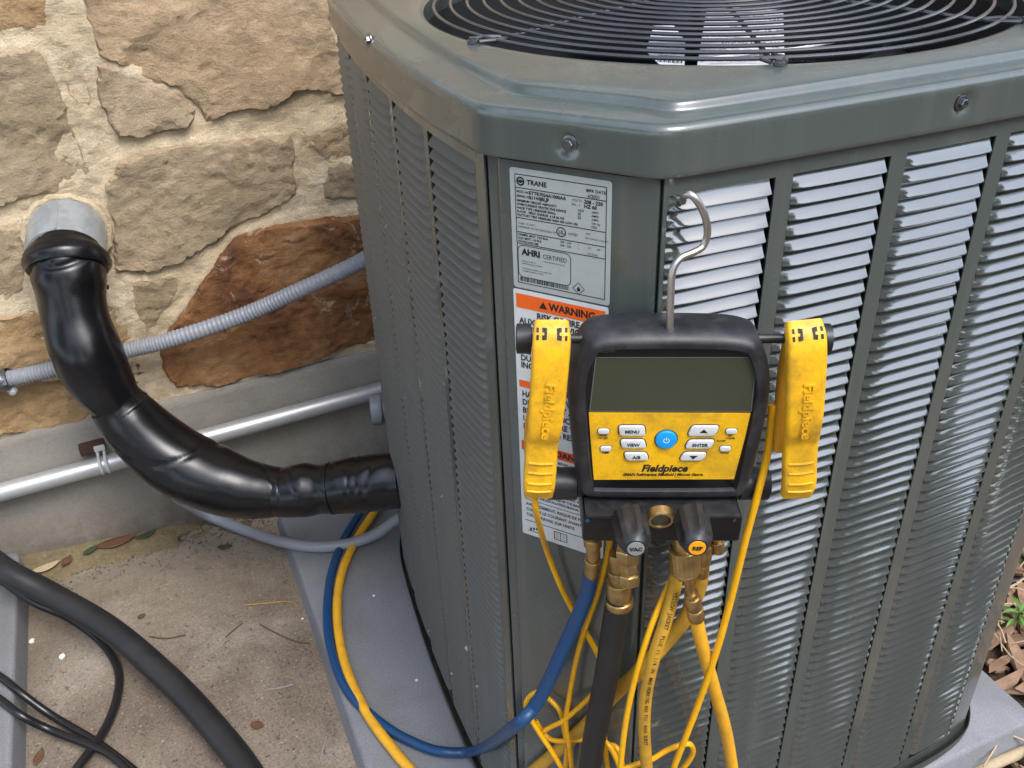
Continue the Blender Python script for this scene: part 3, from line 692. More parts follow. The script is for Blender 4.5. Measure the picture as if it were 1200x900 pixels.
for i, s in enumerate(('Unitary Small AC', 'AHRI Standard 210/240', '', 'Certification applies only when the', 'complete system is listed')): tx(s, .0100, .0300-.0026*i, .0023)
x = .0075
while x < .0600:
    wd = random.choice((.0004, .0008, .0012)); flat(ink, CF, x, .0080, x+wd, .0125, Z1); x += wd+random.choice((.0004, .0008))
for sgn in (0,):
    c0 = (.0712, .0120); o_ = [(c0[0]+.0066*a, c0[1]+.0066*b) for a, b in ((1, 0), (0, 1), (-1, 0), (0, -1))]; i_ = [(c0[0]+.0057*a, c0[1]+.0057*b) for a, b in ((1, 0), (0, 1), (-1, 0), (0, -1))]
    vo = [ink.verts.new(CF @ V((*p, Z1))) for p in o_]; vi = [ink.verts.new(CF @ V((*p, Z1))) for p in i_]
    for i in range(4): ink.faces.new((vo[i], vo[(i+1) % 4], vi[(i+1) % 4], vi[i]))
    fl = [(c0[0]+.0022*a, c0[1]-.0006+.0030*b) for a, b in ((-.5, -.8), (.5, -.8), (.9, -.1), (.45, .3), (.15, 1.1), (-.2, .5), (-.5, .6), (-.9, -.1))]
    ink.faces.new([ink.verts.new(CF @ V((*p, Z1))) for p in fl])
obj('lettering', ink, M_black, npl, smooth=False)
# warning label
WP = [0.3215,0.7791,0.6627]
WF = corner_frame(WP, .0027); WW, WH = .1035, .322
bm = plate(rrect(WW/2, WH/2, WW, WH, .002), 0, .0003); bmesh.ops.transform(bm, matrix=WF, verts=bm.verts)
wl = obj('warning_label', bm, M_white, ac, smooth=False)
def wflat(m, name, rects):
    bm = bmesh.new()
    for r in rects: flat(bm, WF, *r, Z1)
    return obj(name, bm, m, wl, smooth=False)
wflat(M_orange, 'orange_band', [(.003, WH-.0205, WW-.003, WH-.0045)]); wflat(M_orange, 'orange_band', [(.003, .2065, WW-.003, .2150)])
wflat(M_redorange, 'red_band', [(.003, .1235, WW-.003, .136)])
ink = bmesh.new(); Z2 = .0007
def wx(s, x, y, size, **k): add_text(ink, s, size, WF @ T2(x, y, Z2), **k)
def tri(cx, cy, s):
    v = [ink.verts.new(WF @ V((cx+a*s, cy+b*s, Z2))) for a, b in ((-.6, -.5), (.6, -.5), (0, .55))]; ink.faces.new(v)
tri(.0335, WH-.0125, .0075); wx('WARNING', .040, WH-.0128, .0112, bold=.0004, sx=.92)
for i, s in enumerate(('RISK OF FIRE', 'AUXILIARY DEVICES', 'WHICH MAY BE', 'IGNITION SOURCES', 'SHALL NOT BE', 'INSTALLED IN THE', 'DUCTWORK', 'INCORRECT USE')):
    wx(s, .026 if i == 0 else .006, WH-.0262-.0088*i, .0098, bold=.00028, sx=.86)
wx('WARNING', .040, .2108, .0080, bold=.0003)
for i, s in enumerate(('HAZARDOUS VOLTAGE', 'DISCONNECT ALL POWER', 'BEFORE SERVICING', 'UNIT. FAILURE TO', 'DO SO CAN RESULT')): wx(s, .006, .198-.0105*i, .0100, bold=.0003, sx=.82)
wx('DANGER', .045, .1298, .0105, bold=.0004)
for i in range(11): wx(('DE-ENERGIZE THE UNIT BEFORE ANY WORK', 'USE ONLY PARTS SUPPLIED BY THE MAKER', 'REFER TO THE INSTALLATION MANUAL', 'KEEP CLEAR OF MOVING PARTS AT ALL TIMES')[i % 4], .006, .118-.0058*i, .0048, bold=.0001, sx=.78)
flat(ink, WF, .004, .0535, WW-.004, .0543, Z1); flat(ink, WF, .004, .0215, WW-.004, .0225, Z1)
for i in range(3): wx(('AVERTISSEMENT: RISQUE DE FEU', 'COUPER LE COURANT AVANT', 'TOUT TRAVAIL'), ) if False else wx(('AVERTISSEMENT: RISQUE DE FEU', 'COUPER LE COURANT AVANT', 'TOUT TRAVAIL SUR UNITE')[i], .006, .0470-.0080*i, .0060, bold=.0001, sx=.85)
# open book and hand pictograms
for sg in (-1, 1):
    for y in (.006, .0175): flat(ink, WF, .050+min(0, sg*.008), y, .050+max(0, sg*.008), y+.001, Z1)
    flat(ink, WF, .050+sg*.008-.0005, .006, .050+sg*.008+.0005, .0185, Z1)
    for j in range(3): flat(ink, WF, .050+min(sg*.002, sg*.0065), .0088+.003*j, .050+max(sg*.002, sg*.0065), .0094+.003*j, Z1)
flat(ink, WF, .0496, .005, .0504, .0185, Z1)
for j in range(4): flat(ink, WF, .010+.004*j, .0080+.0012*j, .0125+.004*j, .0120+.0012*j, Z1)
flat(ink, WF, .008, .0065, .026, .0076, Z1)
obj('lettering', ink, M_black, wl, smooth=False)

# ---- papers and a loose white wire inside the fan opening
pp = [[0.6941,1.0404,1.095],[0.7884,0.9819,1.095],[1.2915,1.654,1.095],[1.1862,1.7354,1.095]]
bm = bmesh.new(); c = np.array(pp); rows = []
for i in range(9):
    f = i/8; a = c[0]*(1-f)+c[3]*f; b = c[1]*(1-f)+c[2]*f; rows.append([tuple(a*(1-g)+b*g+np.array((0, 0, .004*math.sin(3*g+5*f)))) for g in np.linspace(0, 1, 6)])
sheet = obj('instruction_sheet', loft(rows, False), M_paper, label='long white printed sheet lying under the fan grille wires', cat='paper', loc=tuple(c.mean(0)))
e1 = V(c[1]-c[0]); e2 = V(c[3]-c[0]); e1n = e1.normalized(); e2n = (e2-e1n*e2.dot(e1n)).normalized(); nn = e1n.cross(e2n)
PF = Matrix(((e1n.x, e2n.x, nn.x, c[0][0]), (e1n.y, e2n.y, nn.y, c[0][1]), (e1n.z, e2n.z, nn.z, c[0][2]+.0065), (0, 0, 0, 1)))
ink = bmesh.new()
for i in range(16): add_text(ink, ('REFRIGERANT CHARGING', 'SUBCOOLING CHART', '60  65  70  75  80  85', '10  12  14  16  18  20', 'LIQUID LINE TEMP')[i % 5], .011, PF @ T2(.02+.004*i, .02+.026*i), bold=.0002)
obj('lettering', ink, M_black, sheet, smooth=False)
tg = [[0.6807,1.1455,1.1],[0.6587,1.0748,1.1],[0.6747,1.0386,1.1],[0.7585,1.1697,1.1],[0.7999,1.2663,1.1],[0.7743,1.2834,1.1]]
bm = bmesh.new(); bm.faces.new([bm.verts.new(p) for p in tg])
tag_o = obj('barcode_tag', bm, M_paper, label='small white barcode tag beside the long sheet under the fan grille', cat='tag', loc=tuple(tg[0]), smooth=False)
ink = bmesh.new(); t0 = np.array([0.6621,1.0849,1.1008]); t1 = np.array([0.6853,1.0596,1.1008]); tu = np.array([0.6834,1.1163,1.1008])-t0
for i in range(12):
    a = t0+(t1-t0)*(i/12); b = t0+(t1-t0)*((i+.3+.4*(i % 2))/12); ink.faces.new([ink.verts.new(p) for p in (a, b, b+tu, a+tu)])
obj('barcode', ink, M_black, tag_o, smooth=False)
wp = [[0.5964,0.8885,1.15],[0.6212,0.8765,1.152],[0.6587,0.8819,1.15],[0.6909,0.8864,1.148],[0.7806,0.945,1.13],[0.8765,0.9883,1.12]]
obj('loose_wire', tube(wp, .0022, 8), M_foam, label='thin white loose wire inside the rim of the fan opening', cat='wire', loc=tuple(wp[0]))

# ------------------------------------------------------------------ pipes along the wall
pipe_pts = np.array([[-0.1508,1.865,0.7138],[-0.1594,1.8,0.6924],[-0.1671,1.765,0.6387],[-0.1673,1.735,0.5624],[-0.1571,1.71,0.488],[-0.1285,1.69,0.4068],[-0.0666,1.645,0.3151],[0.0116,1.59,0.2628],[0.0782,1.55,0.2488],[0.1644,1.51,0.2518],[0.24,1.475,0.2614],[0.3345,1.435,0.2722]])
lp_ = thing('refrigerant_line', 'fat black tape wrapped pipe bending from the stone wall into the air conditioner', 'pipe', tuple(pipe_pts[0]))
CP = np.array(cat_rom(pipe_pts, 10))
def wr(seed, amt):
    def f(t, a):
        x = np.array(t*5.0); y = np.array(.9*math.cos(a)+5); y2 = np.array(.9*math.sin(a)+3)
        lump = float(fbm(x+y2, y, .6, 2, seed))
        cr = abs(float(fbm(x*1.0+y2, y-x*.6, .55, 2, seed+40)))
        return 1+amt*lump-amt*.42*math.exp(-(cr/.05)**2)
    return f
segs = [(0, 9, [.066, .069, .071, .070, .070], 3, .03), (7, 52, [.068, .071, .069, .061, .059, .066, .069, .067, .060, .052, .050], 5, .15),
        (46, 88, [.052, .062, .066, .069, .070, .069, .066, .061, .054, .047], 8, .10), (80, 97, [.046, .052, .055, .057, .051, .056], 12, .08), (93, 111, [.052, .058, .060, .058], 17, .07)]
for a, b, rr, sd, am in segs[1:]:
    sm = np.interp(np.linspace(0, 1, 161), np.linspace(0, 1, len(rr)), rr); kern = np.hanning(25); kern /= kern.sum(); sm = np.convolve(np.pad(sm, 12, mode='edge'), kern, 'valid')
    rr = lambda t, q=sm: .95*float(np.interp(t, np.linspace(0, 1, 161), q))
    obj('insulation_sleeve', tube(CP[a:b], rr, 56, smooth=4, ripple=wr(sd, am)), M_insul, lp_)
for a, b, r in ((8, 13, .073), (48, 51, .0545), (81, 84, .0495)):
    obj('tape_band', tube(CP[a:b], [r*.97, r*1.03, r*1.02, r*.98], 36, smooth=3, ripple=wr(a, .05)), M_insul, lp_)
obj('wall_sleeve', lathe([(-.05, .071), (.062, .071), (.082, .070), (.083, .066), (.02, .066)], tuple(CP[0]+np.array((0, .03, .004))), tuple(CP[8]-CP[0]), 40), M_galv, lp_)
obj('sealant_ring', lathe([(-.004, .072), (-.004, .081), (.003, .079), (.005, .075), (.003, .071)], (CP[0][0], 1.888, CP[0][2]+.004), (0, -1, 0), 40, ripple=lambda q, d: 1+.03*math.sin(q*2.3)), M_mortar, lp_)
d0 = V(CP[8]-CP[0]).normalized(); up = d0.cross(V((1, 0, 0))).normalized()
if up.z < 0: up = -up
sb = V(CP[0])+V((0, .03, .004))
obj('sleeve_seam', box(sb+d0*.016+up*.0715, (.004, .13, .002), Matrix((V((1, 0, 0)), d0, up)).transposed()), M_galv, lp_)
obj('plug', lathe([(0, .004), (.012, .005), (.016, .004), (.017, 0)], [-0.1162,1.79,0.6391], (1, -.3, 0), 10), M_black, lp_)

fx = [[-0.4556,1.86,0.4542],[-0.3486,1.862,0.4546],[-0.2533,1.86,0.4556],[-0.1218,1.852,0.465],[-0.0173,1.84,0.4745],[0.1265,1.815,0.5054],[0.2411,1.78,0.5501],[0.3691,1.735,0.6066],[0.4211,1.7,0.6454]]
fxo = thing('flexible_conduit', 'corrugated grey flexible conduit crossing the stone wall behind the black pipe', 'conduit', tuple(fx[0]))
dense = cat_rom(fx[1:], 90)
obj('hose', tube(dense, lambda t: .0165+.0011*math.sin(t*2*math.pi*112), 18, smooth=0), M_flex, fxo)
obj('connector', tube(fx[:2]+[list(np.array(fx[1])*.88+np.array(fx[2])*.12)], [.019, .019, .019, .0225, .0225, .0225, .0205], 22), M_zinc, fxo)
obj('locknut', tube([list(np.array(fx[1])*.93+np.array(fx[2])*.07), list(np.array(fx[1])*.85+np.array(fx[2])*.15)], .0235, 8, smooth=2), M_zinc, fxo)
sp_ = [-0.3344,1.868,0.429]
obj('ground_lug', lathe([(0, .010), (.006, .010), (.007, .006), (.014, .006), (.015, 0)], sp_, (0, -1, -.4), 12), M_clear, fxo)

em = [[-0.8274,1.855,0.1953],[-0.4245,1.855,0.2019],[0.3872,1.855,0.2189],[0.8454,1.855,0.2306]]
emo = thing('steel_conduit', 'straight silver metal conduit strapped low along the concrete foundation', 'conduit', tuple(em[1]))
obj('tube', tube(em, .0200, 28, smooth=2), M_emt, emo)
def strap(px):
    t = V(em[2])-V(em[1]); t.normalize(); c = V(px); bm = bmesh.new(); up = V((0, 0, 1))-t*t.z; up.normalize(); out = t.cross(up)
    if out.y > 0: out = -out
    for dx in (-.0065, .0065):
        pts = [c+t*dx+up*.033+out*-.030]+[c+t*dx+(up*math.cos(a)+out*math.sin(a))*.0215 for a in np.linspace(R(-10), R(170), 9)]+[c+t*dx+up*-.036+out*-.030]
        add_tube(bm, pts, .0034, 8, smooth=2)
    add_box(bm, c+up*.034+out*-.012, (.022, .01, .012), bev=.002)
    return bm
cs = [-0.2152,1.855,0.2088]
obj('pipe_strap', strap(cs), M_clear, emo)
obj('anchor_block', box(V([-0.2302,1.878,0.2421]), (.052, .02, .024), Matrix.Rotation(-.03, 3, 'Y'), .003), M_rust, emo)
obj('coupling', lathe([(-.012, .030), (-.010, .034), (.006, .036), (.012, .034), (.016, .026), (.05, .026)], [0.363,1.71,0.2644], (.9, -.25, 0), 24), M_flex, label='round grey conduit coupling tucked behind the air conditioner', cat='coupling', loc=[0.363,1.71,0.2644])

gc = [[-0.1068,1.8585,0.1],[-0.0817,1.86,0.05],[-0.0279,1.859,-0.018],[0.0544,1.7559,-0.018],[0.1097,1.6676,0.006],[0.1702,1.6133,0.014],[0.2382,1.5907,0.016],[0.2956,1.58,0.03],[0.3387,1.5683,0.06],[0.3921,1.5507,0.1]]
obj('grey_cable', tube(gc, .0125, 14), M_flex, label='smooth grey cable curving on the pad below the fat black pipe', cat='cable', loc=tuple(gc[0]))

# ------------------------------------------------------------------ hose and cables at lower left
bh = [[-0.5539,1.8866,0.16],[-0.4409,1.6996,0.13],[-0.3567,1.6175,0.09],[-0.2577,1.4999,0.06],[-0.1676,1.3489,0.03],[-0.1105,1.2256,0.012],[-0.0682,1.1114,0.002],[-0.0498,1.0108,0]]
obj('rubber_hose', tube(bh, [.0245, .0245, .024, .024, .024, .024], 26), M_rubber, label='thick black rubber hose curving across the lower left of the slab', cat='hose', loc=tuple(bh[2]))
def sc_(pts): return pts
c1 = [[-0.5113,1.7838,0.12],[-0.4603,1.7372,0.07],[-0.4059,1.6829,0.03],[-0.3489,1.6406,0],[-0.2942,1.5639,-0.02],[-0.2676,1.4799,-0.026],[-0.2736,1.4056,-0.026],[-0.2995,1.3355,-0.024],[-0.3425,1.2635,-0.012],[-0.3776,1.2316,-0.026]]
c2 = [[-0.5238,1.569,0.04],[-0.4608,1.4875,0.04],[-0.4275,1.4398,0.03],[-0.3859,1.4008,-0.01],[-0.327,1.3345,-0.027],[-0.2939,1.2874,-0.027],[-0.257,1.2282,-0.027],[-0.2144,1.1574,-0.027]]
c3 = [[-0.5203,1.5108,0.04],[-0.4588,1.4284,0.04],[-0.4258,1.3829,0.032],[-0.3855,1.3619,-0.008],[-0.313,1.2919,-0.012],[-0.2828,1.2532,-0.01],[-0.2497,1.1933,-0.01]]
obj('thin_cable', tube(c1, .0082, 12), M_cable, label='thin black cable looping out from below the thick black hose', cat='cable', loc=tuple(c1[2]))
obj('thin_cable', tube(c2, .0075, 12), M_cable, label='upper of two thin black cables crossing the lower left corner', cat='cable', loc=tuple(c2[2]))
obj('thin_cable', tube(c3, .0075, 12), M_cable, label='lower of two thin black cables crossing the lower left corner', cat='cable', loc=tuple(c3[2]))
# ------------------------------------------------------------------ manifold gauge (local axes: u right, v up, w out)
GR = Matrix([[0.9181,0.0332,-0.3951],[-0.3948,-0.0143,-0.9187],[-0.0362,0.9993,-0]]); G0 = [0.414,0.662,0.8]
ga = thing('digital_manifold_gauge', 'black and yellow digital refrigerant gauge hooked on the louvres, its screen blank', 'gauge', G0, GR)
GM = WM[ga]
def g(name, bm, m, parent=None, **k):
    return obj(name, bm, m, parent or ga, local=True, **k)
FW = .050
OUTL = [(-.0775, .180), (-.069, .1885), (-.042, .1925), (.048, .1925), (.076, .1885), (.0865, .180), (.0985, .152), (.1035, .118), (.0985, .020), (.092, .003), (.081, -.001), (-.060, -.001), (-.071, .003), (-.0775, .020), (-.0885, .118), (-.0875, .152)]
o1 = chaikin(OUTL, 3)
def boot():
    rings = []
    for d, w in ((.012, .0), (.003, .003), (0, .010), (0, .026), (.0006, .034), (.0022, .041), (.005, .0465), (.0085, .0495), (.0120, .0503), (.0150, .0495), (.0162, .0470), (.0166, .0440)):
        rings.append([(x, y, w) for x, y in inset(o1, d)])
    return loft(rings, True, True)
gb = g('rubber_boot', boot(), M_boot)
bez = inset(o1, .0160)
g('bezel', plate(bez, .040, .0452), M_bezel, smooth=False)
SCR = [[-0.0644,0.1664],[0.0813,0.1664],[0.0842,0.1077],[-0.0674,0.1077]]
scr_p = [SCR[3], SCR[2], SCR[1], SCR[0]]
lcd = g('screen', plate(chaikin(scr_p, 0), .045, .0456), M_lcd, smooth=False)
KEY = [[-0.0682,0.1061],[0.084,0.1055],[0.0825,0.0766],[0.0784,0.027],[-0.0596,0.0263],[-0.0652,0.0766]]
kp = g('keypad', plate(KEY[::-1], .045, .0458), M_key, smooth=False)
bm = bmesh.new()
for a, b in zip(SCR[:1]+SCR[1:], SCR[1:]+SCR[:1]):
    a = V((*a, .0458)); b = V((*b, .0458)); d = (b-a); L = d.length; d.normalize(); n = V((-d.y, d.x, 0))*.0005
    bm.faces.new([bm.verts.new(q) for q in (a-n, b-n, b+n, a+n)])
g('screen_trim', bm, M_grayink, smooth=False)
def ring_print(bm, pts, z, wd):
    o = inset(pts, -wd); a = [bm.verts.new((*p, z)) for p in pts]; b = [bm.verts.new((*p, z)) for p in o]
    for i in range(len(a)): bm.faces.new((a[i], a[(i+1) % len(a)], b[(i+1) % len(a)], b[i]))
bink = bmesh.new()
BT = [[-0.0263,0.0863],[-0.0241,0.0709],[-0.0201,0.056],[0.0416,0.0863],[0.0398,0.0706],[0.035,0.056]]
bw = [(.0250, .0115, -.14), (.0235, .0100, -.24), (.0220, .0095, -.34), (.0262, .0115, .30), (.0250, .0100, .34), (.0228, .0095, .40)]
for (x, y), (w_, h_, sk), s in zip(BT, bw, ('MENU', 'VIEW', 'A/B', 'up', 'ENTER', 'down')):
    p = rrect(x, y, w_, h_, .0032, 4, sk); ring_print(bink, p, .0460, .0010)
    bt = g('button', plate(p, .0458, .0485, .0010), M_btn)
    bi = bmesh.new()
    if s == 'up': bi.faces.new([bi.verts.new((x+a, y+b, .0487)) for a, b in ((-.0042, -.0018), (.0042, -.0018), (0, .0026))])
    elif s == 'down': bi.faces.new([bi.verts.new((x+a, y+b, .0487)) for a, b in ((-.0042, .0018), (0, -.0026), (.0042, .0018))])
    else: add_text(bi, s, .0050, T2(x, y-.0006, .0487), align='CENTER', bold=.0002)
    g('lettering', bi, M_black, bt, smooth=False)
ST = [[-0.0533,0.0853],[-0.05,0.0649],[0.0685,0.0853],[0.0651,0.0649]]
for (x, y), s in zip(ST, (('PRESS', 'TO SET'), ('TEMP',), ('SET', 'CLEAR'), ('HOLD',))):
    p = rrect(x, y, .0110, .0058, .0027, 4); ring_print(bink, p, .0460, .0006)
    g('small_button', plate(p, .0458, .0478, .0008), M_btn)
    for i, q in enumerate(s): add_text(bink, q, .0030, T2(x, y-.0054-.0032*i, .0461), align='CENTER', bold=.0001)
bx, by = [0.0071,0.0756]
ring_print(bink, [(bx+.0104*math.cos(2*math.pi*i/28), by+.0104*math.sin(2*math.pi*i/28)) for i in range(28)], .0460, .0009)
pb = g('power_button', plate([(bx+.0103*math.cos(2*math.pi*i/28), by+.0103*math.sin(2*math.pi*i/28)) for i in range(28)], .0458, .0484, .0012), M_blue)
bi = bmesh.new()
for i in range(14):
    a0 = R(120+300*i/14); a1 = R(120+300*(i+1)/14)
    bi.faces.new([bi.verts.new((bx+r*math.cos(a), by+r*math.sin(a), .0486)) for r, a in ((.0022, a0), (.0030, a0), (.0030, a1), (.0022, a1))])
flat(bi, Matrix.Identity(4), bx-.0004, by+.0002, bx+.0004, by+.0034, .0486)
g('power_symbol', bi, M_white, pb, smooth=False)
LG = [0.0085,0.0403]; LG2 = [0.0077,0.0329]
add_text(bink, 'Fieldpiece', .0118, T2(LG[0], LG[1], .0461), align='CENTER', bold=.00045, shear=.25, sx=.95)
add_text(bink, 'SMAN Refrigerant Manifold | Micron Gauge', .0048, T2(LG2[0], LG2[1], .0461), align='CENTER', bold=.00018, shear=.2, sx=.92)
add_text(bink, 'ALARM', .0026, T2(BT[4][0]+.016, BT[4][1]+.003, .0461), bold=.00005)
g('lettering', bink, M_black, kp, smooth=False)
bi = bmesh.new(); LO = [[-0.0536,0.1727],[0.074,0.1727]]
add_text(bi, 'LOW', .0055, T2(*LO[0], .0455), align='CENTER', bold=.0001); add_text(bi, 'HIGH', .0055, T2(*LO[1], .0455), align='CENTER', bold=.0001)
g('lettering', bi, M_grayink, smooth=False)
# manifold block and mounting bar under the boot
g('manifold_block', box((.0085, -.0190, .034), (.157, .031, .068), bev=.003), M_bezel)
g('top_rail', box((.0080, -.0020, .0540), (.152, .0042, .030), bev=.0015), M_knob)
g('mounting_bar', lathe([(-.105, .0150), (-.1035, .0168), (-.075, .0168), (-.074, .0140), (.090, .0140), (.091, .0168), (.1195, .0168), (.121, .0150)], (0, .0030, .022), (1, 0, 0), 24), M_knob)
for x in (-.1, .1):
    pass
hr = lathe([(-.137, .010), (-.136, .0140), (-.123, .0140), (-.122, .0045), (.134, .0045), (.135, .0140), (.150, .0140), (.151, .010)], (0, .176, .028), (1, 0, 0), 22)
g('handle_rod', hr, M_knob)
DOT = [[-0.0662,-0.0069],[0.0785,-0.0069]]
g('port_mark', plate([(DOT[0][0]+.0022*math.cos(i*.5236), DOT[0][1]+.0022*math.sin(i*.5236)) for i in range(12)], .068, .0686), M_hblue, smooth=False)
g('port_mark', plate([(DOT[1][0]+.0018*math.cos(i*.5236), DOT[1][1]+.0018*math.sin(i*.5236)) for i in range(12)], .068, .0686), M_rust, smooth=False)
KN = [[-0.0247,0.0014,0.118],[0.0326,0.0025,0.118]]
KB = [[-0.0262,0.0007,0.072],[0.0346,0.0018,0.072]]
for (kx, ky, kw), (bx_, by_, bw_), m, s in zip(KN, KB, (M_capgrey, M_capyel), ('VAC', 'REF')):
    kw = .118; bw_ = .066
    ax = V((kx-bx_, ky-by_, kw-bw_)); L = ax.length
    rp_ = lambda j, d, L=L: (1.13, 1.13, 1.10, .92, .90, .92)[j % 6] if .10*L < d < .84*L else 1.0
    kb = g('valve_knob', lathe([(0, .0130), (.08*L, .0150), (.14*L, .0158), (.70*L, .0148), (.80*L, .0142), (.88*L, .0136), (.96*L, .0115), (L, .0098)], (bx_, by_, bw_), ax, 36, ripple=rp_), M_knob)
    an = ax.normalized()
    ck = g('knob_cap', lathe([(0, .0083), (.0012, .0080), (.0016, 0)], V((kx, ky, kw))-an*.0006, an, 24), m, kb)
    ux = V((1, 0, 0)); ux = (ux-an*ux.dot(an)).normalized(); uy = an.cross(ux); fr = Matrix((ux, uy, an)).transposed().to_4x4(); bi = bmesh.new()
    add_text(bi, s, .0060, Matrix.Translation(V((kx, ky, kw))+an*.0014) @ fr, align='CENTER', bold=.0003)
    g('lettering', bi, M_black, kb, smooth=False)
SG = [0.0048,-0.0004,0.072]
sg = g('sight_glass', lathe([(-.004, .0135), (.004, .0135), (.0055, .0120), (.0055, .0098), (.002, .0094)], (SG[0], SG[1], .070), (0, -.25, 1), 26), M_brass)
g('glass', lathe([(0, .0098), (.0025, .0085), (.0032, 0)], (SG[0], SG[1], .0715), (0, -.25, 1), 22), M_lcd, sg)
# hook from the louvres down to the back of the boot
HK = [[0.4341,0.658,1.0953],[0.4295,0.649,1.1046],[0.4329,0.641,1.1059],[0.4418,0.637,1.0917],[0.4471,0.636,1.0736],[0.4439,0.636,1.0597],[0.433,0.635,1.0559],[0.4201,0.635,1.0529],[0.4117,0.633,1.0432],[0.4088,0.629,1.0231],[0.4069,0.625,0.9998],[0.4081,0.625,0.9811]]
obj('hanging_hook', tube(HK, .0034, 14), M_hook, ga)
# brass fittings
def gl(px, py, off): return None
def fitting(name, pts, prof, seg=20, knurl=0):
    """turned brass piece along the straight line between two points; prof: (fraction, radius), sharp steps"""
    a, b = V(pts[0]), V(pts[1]); L = (b-a).length
    bm = lathe([(f*L, r) for f, r in prof], a, b-a, seg, ripple=(lambda q, d: 1+(knurl if q % 2 else -knurl)) if knurl else None)
    return obj(name, bm, M_brass, ga)
STEP = lambda *q: [x for (f0, f1, r) in q for x in ((f0, r*.93), (f0+.02, r), (f1-.02, r), (f1, r*.93))]
fitting('brass_elbow', [[0.3532,0.6664,0.7445],[0.3534,0.6629,0.7062]], STEP((0, .35, .0072), (.36, .62, .0100), (.63, 1, .0078)), 18)
fitting('hose_ferrule', [[0.353,0.6634,0.7084],[0.3532,0.668,0.6719]], STEP((0, .2, .0070), (.2, .55, .0088), (.56, 1, .0082)), 20)
fitting('hex_nut', [[0.3726,0.6305,0.763],[0.3718,0.6154,0.7002]], STEP((0, .34, .0105), (.35, .60, .0128), (.61, .80, .0098), (.81, 1, .0112)), 6)
fitting('hose_ferrule', [[0.3744,0.6476,0.7155],[0.3769,0.6445,0.6401]], STEP((0, .30, .0100), (.31, .42, .0120), (.43, .52, .0104), (.53, .86, .0140), (.87, 1, .0158)), 26)
fitting('knurled_nut', [[0.4234,0.603,0.7632],[0.4228,0.589,0.713]], STEP((0, .38, .0110), (.40, .92, .0150), (.93, 1, .0118)), 48, .022)
fitting('core_stem', [[0.4231,0.591,0.7196],[0.4339,0.593,0.6766]], STEP((0, .9, .0052), (.9, 1, .0070)), 16)
fitting('hose_ferrule', [[0.4335,0.593,0.6818],[0.4463,0.597,0.6342]], STEP((0, .16, .0072), (.17, .60, .0088), (.61, 1, .0094)), 16, .012)
fitting('brass_cap', [[0.4802,0.625,0.7291],[0.485,0.621,0.6962]], STEP((0, .55, .0058), (.56, 1, .0075)), 20, .02)
fitting('hose_ferrule', [[0.4699,0.627,0.7266],[0.4688,0.627,0.6623]], STEP((0, .3, .0075), (.31, .7, .0098), (.71, 1, .0086)), 22)
fitting('hose_ferrule', [[0.4346,0.625,0.7416],[0.4308,0.619,0.6799]], STEP((0, .3, .0075), (.31, .62, .0096), (.63, 1, .0082)), 22)

